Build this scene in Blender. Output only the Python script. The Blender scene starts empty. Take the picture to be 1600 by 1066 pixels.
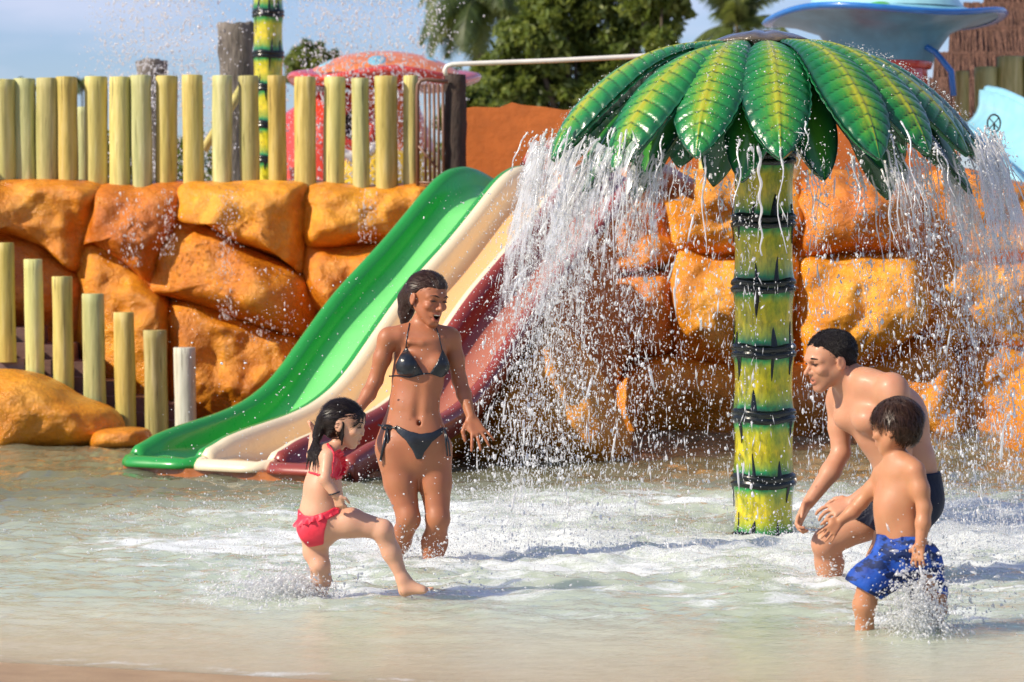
import bpy, math, random
import numpy as np
from mathutils import Vector
R = math.radians
rnd = random.Random(7)
rng = np.random.default_rng(7)
scene = bpy.context.scene
col = scene.collection

# ---------------------------------------------------------------- camera
FPX, CAMH, HORIZ = 4444.4, 1.37, 400.0       # photo focal length in px, eye height over the water, horizon row
cam_d = bpy.data.cameras.new('camera'); cam = bpy.data.objects.new('camera', cam_d); col.objects.link(cam)
cam.location = (0, 0, CAMH); cam.rotation_euler = (R(90), 0, 0)
cam_d.sensor_width = 36; cam_d.lens = 100; cam_d.shift_y = -(533 - HORIZ) / 1600
cam_d.clip_end = 3000; cam_d.clip_start = .1
cam_d.dof.use_dof = True; cam_d.dof.focus_distance = 12.6; cam_d.dof.aperture_fstop = 5.0
scene.camera = cam

# ---------------------------------------------------------------- light
SUN = Vector((-.84, -.40, .66)).normalized()
elev = math.asin(SUN.z); azim = math.atan2(SUN.x, SUN.y)
w = bpy.data.worlds.new('World'); scene.world = w; w.use_nodes = True
nt = w.node_tree; bg = nt.nodes['Background']
sky = nt.nodes.new('ShaderNodeTexSky'); sky.sky_type = 'NISHITA'; sky.sun_disc = False
sky.sun_elevation = elev; sky.sun_rotation = azim
sky.air_density = 1.0; sky.dust_density = .6; sky.ozone_density = 2.5
tc = nt.nodes.new('ShaderNodeTexCoord'); mp = nt.nodes.new('ShaderNodeMapping'); mp.inputs['Scale'].default_value = (2.2, 2.2, 9)
nz = nt.nodes.new('ShaderNodeTexNoise'); nz.inputs['Scale'].default_value = 2.6; nz.inputs['Detail'].default_value = 6
rp = nt.nodes.new('ShaderNodeValToRGB'); rp.color_ramp.elements[0].position = .46; rp.color_ramp.elements[1].position = .72
rp.color_ramp.elements[1].color = (.55, .55, .55, 1)
mx = nt.nodes.new('ShaderNodeMixRGB'); mx.inputs['Color2'].default_value = (7.4, 7.0, 8.4, 1)
tint = nt.nodes.new('ShaderNodeMixRGB'); tint.blend_type = 'MULTIPLY'; tint.inputs['Fac'].default_value = 1; tint.inputs['Color2'].default_value = (.80, .86, 1.12, 1)
nt.links.new(tc.outputs['Generated'], mp.inputs['Vector']); nt.links.new(mp.outputs[0], nz.inputs['Vector'])
nt.links.new(nz.outputs['Fac'], rp.inputs[0]); nt.links.new(rp.outputs[0], mx.inputs['Fac'])
nt.links.new(sky.outputs[0], tint.inputs['Color1']); nt.links.new(tint.outputs[0], mx.inputs['Color1']); nt.links.new(mx.outputs[0], bg.inputs['Color'])
bg.inputs['Strength'].default_value = .115
sl = bpy.data.lights.new('sun', 'SUN'); so = bpy.data.objects.new('sun', sl); col.objects.link(so)
sl.energy = 5.0; sl.angle = R(.6); sl.color = (1, .885, .70)
so.rotation_euler = (-SUN).to_track_quat('-Z', 'Y').to_euler()
scene.view_settings.view_transform = 'Standard'; scene.view_settings.look = 'None'
scene.view_settings.exposure = 0.2; scene.view_settings.gamma = 1; scene.view_settings.use_curve_mapping = False
scene.cycles.max_bounces = 10; scene.cycles.diffuse_bounces = 7; scene.cycles.transparent_max_bounces = 24; scene.cycles.transmission_bounces = 4
scene.cycles.caustics_reflective = False; scene.cycles.caustics_refractive = False
scene.cycles.sample_clamp_indirect = 6; scene.cycles.use_denoising = True

# ---------------------------------------------------------------- helpers
def at(px, py, Y):
    """point at distance Y that shows at photo pixel px, py"""
    return Vector(((px - 800) / FPX * Y, Y, CAMH - (py - HORIZ) / FPX * Y))
def mesh_np(name, V, F, mat=None, parent=None, smooth=True, attrs=None, sizes=None):
    V = np.asarray(V, dtype=np.float32).reshape(-1, 3)
    me = bpy.data.meshes.new(name)
    if isinstance(F, np.ndarray) and F.ndim == 2:
        n, k = F.shape
        me.vertices.add(len(V)); me.vertices.foreach_set('co', V.ravel())
        me.loops.add(n * k); me.loops.foreach_set('vertex_index', F.astype(np.int32).ravel())
        me.polygons.add(n); me.polygons.foreach_set('loop_start', np.arange(0, n * k, k, dtype=np.int32))
        me.polygons.foreach_set('loop_total', np.full(n, k, dtype=np.int32))
        me.update(calc_edges=True)
    else:
        me.from_pydata(V.tolist(), [], F)
    me.polygons.foreach_set('use_smooth', np.full(len(me.polygons), smooth, dtype=bool))
    for an, av in (attrs or {}).items():
        av = np.asarray(av, dtype=np.float32)
        if av.ndim == 1:
            a = me.attributes.new(an, 'FLOAT', 'POINT'); a.data.foreach_set('value', av)
        else:
            a = me.attributes.new(an, 'FLOAT_COLOR', 'POINT')
            a.data.foreach_set('color', np.concatenate([av, np.ones((len(av), 1), np.float32)], 1).ravel())
    if mat: me.materials.append(mat)
    me.validate(clean_customdata=False); me.update()
    o = bpy.data.objects.new(name, me); col.objects.link(o)
    if parent: o.parent = parent
    return o
def tag(o, label=None, cat=None, group=None, kind=None):
    if label: o['label'] = label
    if cat: o['category'] = cat
    if group: o['group'] = group
    if kind: o['kind'] = kind
    return o
def empty(name, label, cat, group=None, loc=(0, 0, 0)):
    o = bpy.data.objects.new(name, None); col.objects.link(o); o.location = loc; o.empty_display_size = .1
    return tag(o, label, cat, group)
def relink(o, parent):
    """parent while keeping vertices, built in world coordinates, where they are"""
    o.parent = parent; o.location = -Vector(parent.location); return o

# numpy value noise, 3D, about -1..1
_perm = np.random.default_rng(3).permutation(4096).astype(np.int64)
_val = np.random.default_rng(4).uniform(-1, 1, 4096).astype(np.float32)
def vnoise(P, s=1.0, seed=0):
    P = np.asarray(P, dtype=np.float64) * s + seed * 17.31 + 500
    i = np.floor(P).astype(np.int64); f = (P - i).astype(np.float32); f = f * f * (3 - 2 * f)
    out = 0
    for dx in (0, 1):
        wx = f[..., 0] if dx else 1 - f[..., 0]
        for dy in (0, 1):
            wy = f[..., 1] if dy else 1 - f[..., 1]
            for dz in (0, 1):
                wz = f[..., 2] if dz else 1 - f[..., 2]
                h = _perm[(i[..., 0] + dx) & 4095]; h = _perm[(h + i[..., 1] + dy) & 4095]; h = _perm[(h + i[..., 2] + dz) & 4095]
                out = out + wx * wy * wz * _val[h]
    return out
def fbm(P, s=1.0, oct=4, seed=0, gain=.5):
    a, t = 1.0, 0
    for o in range(oct):
        t = t + a * vnoise(P, s, seed + o); a *= gain; s *= 2.03
    return t

class MB:
    """collects shapes for ONE mesh"""
    def __init__(s): s.V = []; s.F = []; s.A = []
    def add(s, V, F, a=0.0):
        n = sum(len(v) for v in s.V)
        V = np.asarray(V, dtype=np.float64).reshape(-1, 3); s.V.append(V)
        s.F += [[i + n for i in f] for f in F]; s.A += [a] * len(V) if not hasattr(a, '__len__') else list(a)
        return s
    def box(s, c, d, rz=0, a=0.0):
        c = np.array(c); d = np.array(d) / 2
        q = np.array([(x, y, z) for x in (-1, 1) for y in (-1, 1) for z in (-1, 1)]) * d
        cs, sn = math.cos(rz), math.sin(rz)
        q = np.stack([q[:, 0] * cs - q[:, 1] * sn, q[:, 0] * sn + q[:, 1] * cs, q[:, 2]], 1) + c
        return s.add(q, [(0, 1, 3, 2), (4, 6, 7, 5), (0, 4, 5, 1), (2, 3, 7, 6), (0, 2, 6, 4), (1, 5, 7, 3)], a)
    def tube(s, pts, rad, n=8, cap=True, a=0.0):
        pts = [Vector(p) for p in pts]; m = len(pts)
        rad = rad if hasattr(rad, '__len__') else [rad] * m
        V = []; up = Vector((0, 0, 1)); prev = None
        for i in range(m):
            t = (pts[min(i + 1, m - 1)] - pts[max(i - 1, 0)]).normalized()
            if prev is None:
                q = t.orthogonal().normalized()
            else:
                q = (prev - t * prev.dot(t)).normalized()
            prev = q; b = t.cross(q)
            for k in range(n):
                an = 2 * math.pi * k / n
                V.append(pts[i] + (q * math.cos(an) + b * math.sin(an)) * rad[i])
        F = [(i * n + k, i * n + (k + 1) % n, (i + 1) * n + (k + 1) % n, (i + 1) * n + k) for i in range(m - 1) for k in range(n)]
        if cap:
            F.append(tuple(reversed(range(n)))); F.append(tuple((m - 1) * n + k for k in range(n)))
        return s.add([tuple(v) for v in V], F, a)
    def lathe(s, prof, c=(0, 0, 0), n=32, wav=None, a=0.0):
        V = []; F = []
        for j, (r, z) in enumerate(prof):
            for k in range(n):
                an = 2 * math.pi * k / n
                dr, dz = wav(an, r, z) if wav else (0, 0)
                V.append((c[0] + (r + dr) * math.cos(an), c[1] + (r + dr) * math.sin(an), c[2] + z + dz))
        for j in range(len(prof) - 1):
            for k in range(n):
                F.append((j * n + k, j * n + (k + 1) % n, (j + 1) * n + (k + 1) % n, (j + 1) * n + k))
        return s.add(V, F, a)
    def build(s, name, mat=None, parent=None, smooth=True, an=None, world=False):
        o = mesh_np(name, np.concatenate(s.V), s.F, mat, None, smooth, {an: s.A} if an else None)
        if parent:
            if world: relink(o, parent)
            else: o.parent = parent
        return o

# ---------------------------------------------------------------- node materials
def M(name):
    m = bpy.data.materials.new(name); m.use_nodes = True
    return m, m.node_tree, m.node_tree.nodes['Principled BSDF'], m.node_tree.nodes['Material Output']
def nd(nt, typ, inp=None, **props):
    n = nt.nodes.new(typ)
    for k, v in props.items(): setattr(n, k, v)
    for k, v in (inp or {}).items():
        if isinstance(v, bpy.types.NodeSocket): nt.links.new(v, n.inputs[k])
        else: n.inputs[k].default_value = v
    return n
def c4(c): return tuple(c) + (1,) if len(c) == 3 else tuple(c)
def noise(nt, scale, detail=4, vec=None, rough=.55):
    inp = {'Scale': scale, 'Detail': detail, 'Roughness': rough}
    if vec is not None: inp['Vector'] = vec
    return nd(nt, 'ShaderNodeTexNoise', inp).outputs['Fac']
def coords(nt, scale=(1, 1, 1), kind='Object'):
    t = nd(nt, 'ShaderNodeTexCoord')
    return nd(nt, 'ShaderNodeMapping', {'Vector': t.outputs[kind], 'Scale': scale}).outputs[0]
def ramp(nt, fac, stops):
    r = nd(nt, 'ShaderNodeValToRGB', {'Fac': fac}); e = r.color_ramp.elements
    while len(e) < len(stops): e.new(.5)
    for el, (p, c) in zip(e, stops):
        el.position = p; el.color = c4(c) if hasattr(c, '__len__') else (c, c, c, 1)
    return r.outputs[0]
def mix(nt, fac, a, b, mode='MIX'):
    return nd(nt, 'ShaderNodeMixRGB', {'Fac': fac, 'Color1': a if isinstance(a, bpy.types.NodeSocket) else c4(a), 'Color2': b if isinstance(b, bpy.types.NodeSocket) else c4(b)}, blend_type=mode).outputs[0]
def mth(nt, op, a, b=0.0, c=None, clamp=False):
    n = nd(nt, 'ShaderNodeMath', {0: a, 1: b}, operation=op, use_clamp=clamp)
    if c is not None:
        if isinstance(c, bpy.types.NodeSocket): nt.links.new(c, n.inputs[2])
        else: n.inputs[2].default_value = c
    return n.outputs[0]
def bump(nt, h, strength=.5, dist=.02, normal=None):
    inp = {'Height': h, 'Strength': strength, 'Distance': dist}
    if normal is not None: inp['Normal'] = normal
    return nd(nt, 'ShaderNodeBump', inp).outputs[0]
def attr(nt, name, out='Fac'): return nd(nt, 'ShaderNodeAttribute', attribute_name=name).outputs[out]
def simple(name, color, rough=.5, spec=.5, metal=0, bs=None, bd=.005, var=.12, coat=0, tr=(1, 1, 1)):
    m, t, b, o = M(name)
    v = coords(t, tr)
    n = noise(t, (bs or 6), 5, v)
    cc = mix(t, ramp(t, n, [(.3, 0), (.7, 1)]), [x * (1 - var) for x in color], [min(1, x * (1 + var)) for x in color])
    t.links.new(cc, b.inputs['Base Color']); b.inputs['Roughness'].default_value = rough; b.inputs['Metallic'].default_value = metal
    b.inputs['Specular IOR Level'].default_value = spec; b.inputs['Coat Weight'].default_value = coat; b.inputs['Coat Roughness'].default_value = .08
    if bs: t.links.new(bump(t, noise(t, bs * 3, 5, v), .5, bd), b.inputs['Normal'])
    return m

def rock_mat(name, dark, mid, light, rough=.27):
    m, t, b, o = M(name)
    v = coords(t)
    big = noise(t, 2.2, 6, v, .6); fine = noise(t, 16, 8, v, .65)
    oi = nd(t, 'ShaderNodeObjectInfo').outputs['Random']
    c1 = ramp(t, big, [(.3, dark), (.5, mid), (.72, light)])
    c2 = mix(t, mth(t, 'MULTIPLY', ramp(t, fine, [(.42, 1), (.6, 0)]), .35), c1, [x * .70 for x in dark])
    hs = nd(t, 'ShaderNodeHueSaturation', {'Color': c2, 'Value': mth(t, 'MULTIPLY_ADD', oi, .3, .86), 'Hue': mth(t, 'MULTIPLY_ADD', oi, .02, .49)})
    t.links.new(hs.outputs[0], b.inputs['Base Color'])
    t.links.new(ramp(t, noise(t, 5, 5, v), [(.35, rough - .14), (.65, rough + .2)]), b.inputs['Roughness'])
    h = mth(t, 'ADD', mth(t, 'MULTIPLY', noise(t, 9, 8, v, .65), 1.0), mth(t, 'MULTIPLY', noise(t, 45, 6, v, .7), .35))
    t.links.new(bump(t, h, .75, .045), b.inputs['Normal'])
    b.inputs['Specular IOR Level'].default_value = .55
    return m
M_rock = rock_mat('painted_orange_rock', (.60, .165, .009), (.82, .285, .015), (.92, .43, .055))
M_rockgap = simple('dark_rock_mortar', (.50, .17, .014), .8, bs=9, bd=.02)
M_orangewall = simple('orange_render', (.56, .15, .022), .6, bs=5, bd=.012, var=.14)
M_step = simple('stained_step', (.22, .13, .11), .35, bs=7, bd=.01, var=.3)

def wood_mat(name, a, b2, c, rough=.62):
    m, t, b, o = M(name)
    v = coords(t, (1, 1, .10)); oi = nd(t, 'ShaderNodeObjectInfo').outputs['Random']
    off = nd(t, 'ShaderNodeVectorMath', {0: v, 1: nd(t, 'ShaderNodeCombineXYZ', {0: mth(t, 'MULTIPLY', oi, 37.), 2: mth(t, 'MULTIPLY', oi, 11.)}).outputs[0]}, operation='ADD').outputs[0]
    g = noise(t, 26, 6, off, .6); big = noise(t, 7, 3, off)
    cc = ramp(t, g, [(.28, a), (.5, b2), (.72, c)])
    cc = mix(t, ramp(t, big, [(.38, .0), (.66, .55)]), cc, [b2[0] * .62, b2[1] * .80, b2[2] * .8])
    crack = ramp(t, noise(t, 60, 4, nd(t, 'ShaderNodeVectorMath', {0: off, 1: (1, 1, .35)}, operation='MULTIPLY').outputs[0], .5), [(.30, 1), (.36, 0)])
    cc = mix(t, mth(t, 'MULTIPLY', crack, .6), cc, (.07, .05, .02))
    hs = nd(t, 'ShaderNodeHueSaturation', {'Color': cc, 'Value': mth(t, 'MULTIPLY_ADD', oi, .36, .80), 'Hue': mth(t, 'MULTIPLY_ADD', oi, .035, .482), 'Saturation': mth(t, 'MULTIPLY_ADD', oi, -.25, 1.06)})
    t.links.new(hs.outputs[0], b.inputs['Base Color']); b.inputs['Roughness'].default_value = rough
    t.links.new(bump(t, mth(t, 'SUBTRACT', g, mth(t, 'MULTIPLY', crack, .8)), .6, .012), b.inputs['Normal'])
    return m
M_log = wood_mat('yellow_treated_log', (.44, .35, .075), (.66, .54, .13), (.79, .68, .27))
M_loggrey = wood_mat('bleached_log', (.40, .36, .27), (.62, .58, .46), (.74, .70, .58))
M_loggreen = wood_mat('green_tinged_log', (.32, .30, .09), (.52, .47, .16), (.70, .64, .30))
M_greystump = simple('weathered_grey_log', (.17, .15, .13), .85, bs=14, bd=.03, var=.5, tr=(1, 1, .25))
M_bark = simple('dark_bark', (.045, .028, .02), .8, bs=11, bd=.03, var=.5, tr=(1, 1, .4))
M_rail = simple('brown_metal', (.18, .09, .055), .4, bs=20, bd=.002)
M_whitepipe = simple('white_pipe', (.80, .76, .68), .3, coat=.4)
M_thatch = simple('brown_thatch', (.17, .085, .055), .9, bs=14, bd=.06, var=.45, tr=(1.6, 1.6, .35))
# ---------------------------------------------------------------- pool, water, shore
def shore_y(x): return 9.56 - .34 * np.clip(x + 1.65, -3, 3) + .03 * np.sin(x * 3.1)
def floor_z(x, Y): return -np.clip((Y - shore_y(x)) * .072, -1.2, .34)
xs = np.linspace(-60, 60, 121); ys = np.concatenate([np.linspace(-20, 6, 8), np.linspace(6.5, 24, 90), [30, 60, 120, 400, 1500]])
# the ground: one sheet out to the horizon, dipping into the pool
X, Yg = np.meshgrid(np.concatenate([[-1500, -300], xs, [300, 1500]]), ys, indexing='ij')
Z = floor_z(X, Yg); Z = np.where(Yg > 24.5, -.34, Z)
V = np.stack([X, Yg, Z], -1).reshape(-1, 3); ny = X.shape[1]; nx = X.shape[0]
def gridF(nx, ny):
    i, j = np.meshgrid(np.arange(nx - 1), np.arange(ny - 1), indexing='ij'); a = (i * ny + j).ravel()
    return np.stack([a, a + ny, a + ny + 1, a + 1], 1)
m_sand, t, b, o = M('wet_sand')
v = coords(t, kind='Object')
cc = ramp(t, noise(t, 3, 8, v, .7), [(.3, (.36, .22, .10)), (.55, (.48, .32, .16)), (.75, (.60, .44, .26))])
cc = mix(t, mth(t, 'MULTIPLY', ramp(t, noise(t, 160, 2, v), [(.35, 1), (.5, 0)]), .35), cc, (.2, .13, .08))
t.links.new(cc, b.inputs['Base Color']); b.inputs['Roughness'].default_value = .45
t.links.new(bump(t, noise(t, 40, 6, v, .7), .4, .01), b.inputs['Normal'])
tag(mesh_np('ground', V, gridF(nx, ny), m_sand), kind='structure')

# water surface
PC = np.array([1.238, 14.0])                                    # foot of the palm shower
wx = np.linspace(-6.2, 7.2, 470); wy = np.concatenate([np.linspace(8.3, 17.5, 500), np.linspace(17.5, 26, 90)[1:]])
X, Yw = np.meshgrid(wx, wy, indexing='ij'); P2 = np.stack([X, Yw, np.zeros_like(X)], -1)
pyw = HORIZ + CAMH * FPX / Yw
def foam_env(X, Y):
    r = np.hypot((X - PC[0]) / 1.25, (Y - PC[1]))
    e = np.clip(1.55 - r / 2.15, 0, 1)
    e *= np.clip((Y - 10.2 + .12 * (X - 1.2)) / 1.2, 0, 1)
    hole = np.exp(-((X - 1.15) ** 2 / .5 + (Y - 14.6) ** 2 / .5)) * .9
    return np.clip(e - hole, 0, 1)
env = foam_env(X, Yw)
rip = (fbm(P2 * [1, 1.9, 1], 2.6, 3, 1) * .016 + fbm(P2 * [1, 1.5, 1], 8.5, 3, 5) * .0065)
chop = (np.abs(fbm(P2 * [1, 1.6, 1], 3.2, 4, 9)) * .085 + fbm(P2 * [1, 1.3, 1], 14, 3, 13) * .020 + np.abs(vnoise(P2, 38, 2)) * .02)
damp = np.clip((Yw - 9.0) / 2.2, .25, 1) * (1 + .9 * np.clip((Yw - 12.5) / 3, 0, 1))
chop = chop - .030
Zw = rip * damp + env * chop * .42
n1 = fbm(P2 * [1, 1.8, 1], 1.5, 4, 21); n2 = fbm(P2 * [1, 1.6, 1], 7, 4, 31, .6)
foam = np.clip(env * 1.28 - .32 + n1 * .50 + n2 * .42, 0, 1) * .92 * np.clip(env * 3, 0, 1)
# caustic light painted as thin white streaks near the beach; foam along the shore
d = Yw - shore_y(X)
caustic_lines = np.clip(1 - np.abs(fbm(P2 * [1, 2.2, 1], 1.7, 4, 41)) * 13, 0, 1) * np.clip(1.2 - np.abs(Yw - 10) / 1.5, 0, 1) * .98
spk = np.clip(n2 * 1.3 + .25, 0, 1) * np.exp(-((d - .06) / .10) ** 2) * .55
foam = np.clip(foam + .35 * caustic_lines * np.clip(n1 + .6, 0, 1) + spk, 0, 1)  # painted caustic streaks whiten along with the foam
# churned patch round the girl's foot and the boy's
for (px, py, rx, ry, a) in [(455, 925, .42, .55, .9), (300, 880, .5, .5, .28), (1440, 965, .28, .35, 1), (650, 910, .6, .5, .25), (1300, 915, .3, .3, .6), (960, 960, 1.2, .45, .35)]:
    Yc = CAMH * FPX / (py - HORIZ); xc = (px - 800) / FPX * Yc
    g = np.exp(-(((X - xc) / rx) ** 2 + ((Yw - Yc) / ry) ** 2)) * a
    foam = np.clip(foam + g * np.clip(.55 + n2 * .9, 0, 1), 0, 1); Zw = Zw + g * chop * .35
Zw = np.where(d < 0, np.minimum(Zw, .012), Zw)
V = np.stack([X, Yw, Zw], -1).reshape(-1, 3)
m_water, t, b, o = M('pool_water')
v = coords(t, (1, 1.5, 1))
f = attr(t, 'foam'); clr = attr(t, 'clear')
h = mth(t, 'ADD', mth(t, 'MULTIPLY', noise(t, 9, 4, v, .6), .8), mth(t, 'MULTIPLY', noise(t, 34, 4, v, .6), .25))
nrm = bump(t, h, .40, .03)
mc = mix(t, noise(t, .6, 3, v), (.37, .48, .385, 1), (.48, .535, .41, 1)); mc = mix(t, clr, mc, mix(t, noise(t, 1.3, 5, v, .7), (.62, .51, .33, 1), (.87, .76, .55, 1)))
mc = mix(t, attr(t, 'deep'), mc, (.17, .17, .10, 1))
md = nd(t, 'ShaderNodeBsdfDiffuse', {'Color': mc, 'Normal': nrm}).outputs[0]
ms_ = nd(t, 'ShaderNodeSubsurfaceScattering', {'Color': mc, 'Scale': .45, 'Radius': (.9, 1, .9), 'Normal': nrm}, falloff='BURLEY').outputs[0]
milky = nd(t, 'ShaderNodeMixShader', {0: .8, 1: md, 2: ms_}).outputs[0]
trn = nd(t, 'ShaderNodeBsdfTransparent', {'Color': (.86, .95, .90, 1)}).outputs[0]
body = nd(t, 'ShaderNodeMixShader', {0: mth(t, 'MULTIPLY', clr, mth(t, 'MULTIPLY_ADD', clr, .45, .0)), 1: milky, 2: trn}).outputs[0]
gl = nd(t, 'ShaderNodeBsdfGlossy', {'Color': (.95, .97, 1, 1), 'Roughness': .055, 'Normal': nrm}).outputs[0]
fr = nd(t, 'ShaderNodeFresnel', {'IOR': 1.33, 'Normal': nrm}).outputs[0]
surf = nd(t, 'ShaderNodeMixShader', {0: mth(t, 'MULTIPLY', fr, mth(t, 'MULTIPLY_ADD', clr, -.55, .98)), 1: body, 2: gl}).outputs[0]
fb = mth(t, 'MULTIPLY_ADD', noise(t, 30, 8, coords(t, (.8, 1.7, 1)), .8), .6, mth(t, 'MULTIPLY', noise(t, 120, 4, coords(t, (1, 1.5, 1)), .7), .4))
fo = ramp(t, mth(t, 'ADD', f, mth(t, 'MULTIPLY_ADD', fb, 2.4, -1.2)), [(.26, 0), (.80, .95)])
fn_ = bump(t, fb, .7, .03); fm = nd(t, 'ShaderNodeMixShader', {0: .55, 1: nd(t, 'ShaderNodeBsdfDiffuse', {'Color': (.84, .88, .88, 1), 'Normal': fn_}).outputs[0], 2: nd(t, 'ShaderNodeSubsurfaceScattering', {'Color': (.86, .90, .90, 1), 'Scale': .25, 'Radius': (1, 1, 1), 'Normal': fn_}, falloff='BURLEY').outputs[0]}).outputs[0]
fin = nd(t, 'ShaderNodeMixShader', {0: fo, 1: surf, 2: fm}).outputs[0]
t.links.new(fin, o.inputs['Surface'])
clear = np.clip(1.0 - (d + .02) / 2.2, .10, .90)
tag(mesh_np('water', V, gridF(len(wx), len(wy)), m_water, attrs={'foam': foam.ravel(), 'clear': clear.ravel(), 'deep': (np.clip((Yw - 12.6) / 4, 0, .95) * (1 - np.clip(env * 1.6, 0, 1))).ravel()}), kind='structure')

# ---------------------------------------------------------------- boulders
def boulder(name, poly, Y, depth, parent=None, seed=0, mat=None, bx=0.0, lump=.10, base=.0):
    """pillow stone whose outline is the pixel polygon at distance Y, bulging depth metres towards the viewer"""
    pts = [at(x, y, Y) for x, y in poly]
    P = np.array([(p.x, p.z) for p in pts]); c = P.mean(0)
    # closed Catmull-Rom, resampled by angle
    Q = []
    n = len(P)
    for i in range(n):
        p0, p1, p2, p3 = P[i - 1], P[i], P[(i + 1) % n], P[(i + 2) % n]
        for s in np.linspace(0, 1, 12, endpoint=False):
            Q.append(.5 * ((2 * p1) + (-p0 + p2) * s + (2 * p0 - 5 * p1 + 4 * p2 - p3) * s * s + (-p0 + 3 * p1 - 3 * p2 + p3) * s ** 3))
    Q = np.array(Q); c = (Q.max(0) + Q.min(0)) / 2 * .5 + Q.mean(0) * .5
    Q = c + (Q - c) * 1.085
    NA, NR = 84, 30
    seg = np.linalg.norm(np.roll(Q, -1, 0) - Q, axis=1); L = np.concatenate([[0], np.cumsum(seg)]); u = np.linspace(0, L[-1], NA, endpoint=False)
    QQ = np.vstack([Q, Q[:1]]); B = np.stack([np.interp(u, L, QQ[:, k]) for k in (0, 1)], 1)
    V = []; rs = np.linspace(0, 1, NR)
    for r in rs:
        rr = math.sin(r * math.pi / 2) ** .85
        hgt = depth * (1 - rr ** 3.6) ** .62
        for bpt in B:
            q = c + (bpt - c) * rr
            V.append((q[0], Y - hgt - base - bx * (q[0] - c[0]) * (1 - rr ** 4), q[1]))
    for bpt in B: V.append((c[0] + (bpt[0] - c[0]) * .97, Y + depth * .5, c[1] + (bpt[1] - c[1]) * .97))
    V = np.array(V); sd = seed * 3.7
    nn = fbm(V, 1.9, 3, seed + 3) * lump + fbm(V, 6.5, 4, seed + 9) * lump * .22
    k = np.repeat(np.concatenate([1 - rs ** 8 * .6, [.2]]), NA)
    V[:, 1] -= nn * k; V[:, 0] += vnoise(V, 3.1, seed + 5) * .025 * k; V[:, 2] += vnoise(V, 3.3, seed + 6) * .02 * k
    F = []
    for j in range(NR):
        for a in range(NA): F.append((j * NA + a, j * NA + (a + 1) % NA, (j + 1) * NA + (a + 1) % NA, (j + 1) * NA + a))
    F = np.array(F)
    o = mesh_np(name, V, F, mat or M_rock)
    if parent: o.parent = parent
    return o
shade_boulder = [([(-340, 300), (-300, 120), (-240, 100), (-190, 200), (-180, 480), (-190, 690), (-340, 690)], .75, 0, 22.0)]  # unseen boulder added beyond the left edge to shade the rock face
wall = empty('rock_wall', 'long wall of big glossy orange painted boulders behind the pool', 'rock wall')
YW = 22.5
mb = MB()
p0 = at(-150, 300, 23.3); p1 = at(660, 740, 23.3); mb.box(((p0.x + p1.x) / 2, 23.6, (p0.z + p1.z) / 2), (p1.x - p0.x, .8, p0.z - p1.z))
p0 = at(660, 290, 23.3); p1 = at(1760, 740, 23.3); mb.box(((p0.x + p1.x) / 2, 23.61, (p0.z + p1.z) / 2), (p1.x - p0.x, .8, p0.z - p1.z))
mb.build('backing_wall', M_rockgap, wall, smooth=False)
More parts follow.
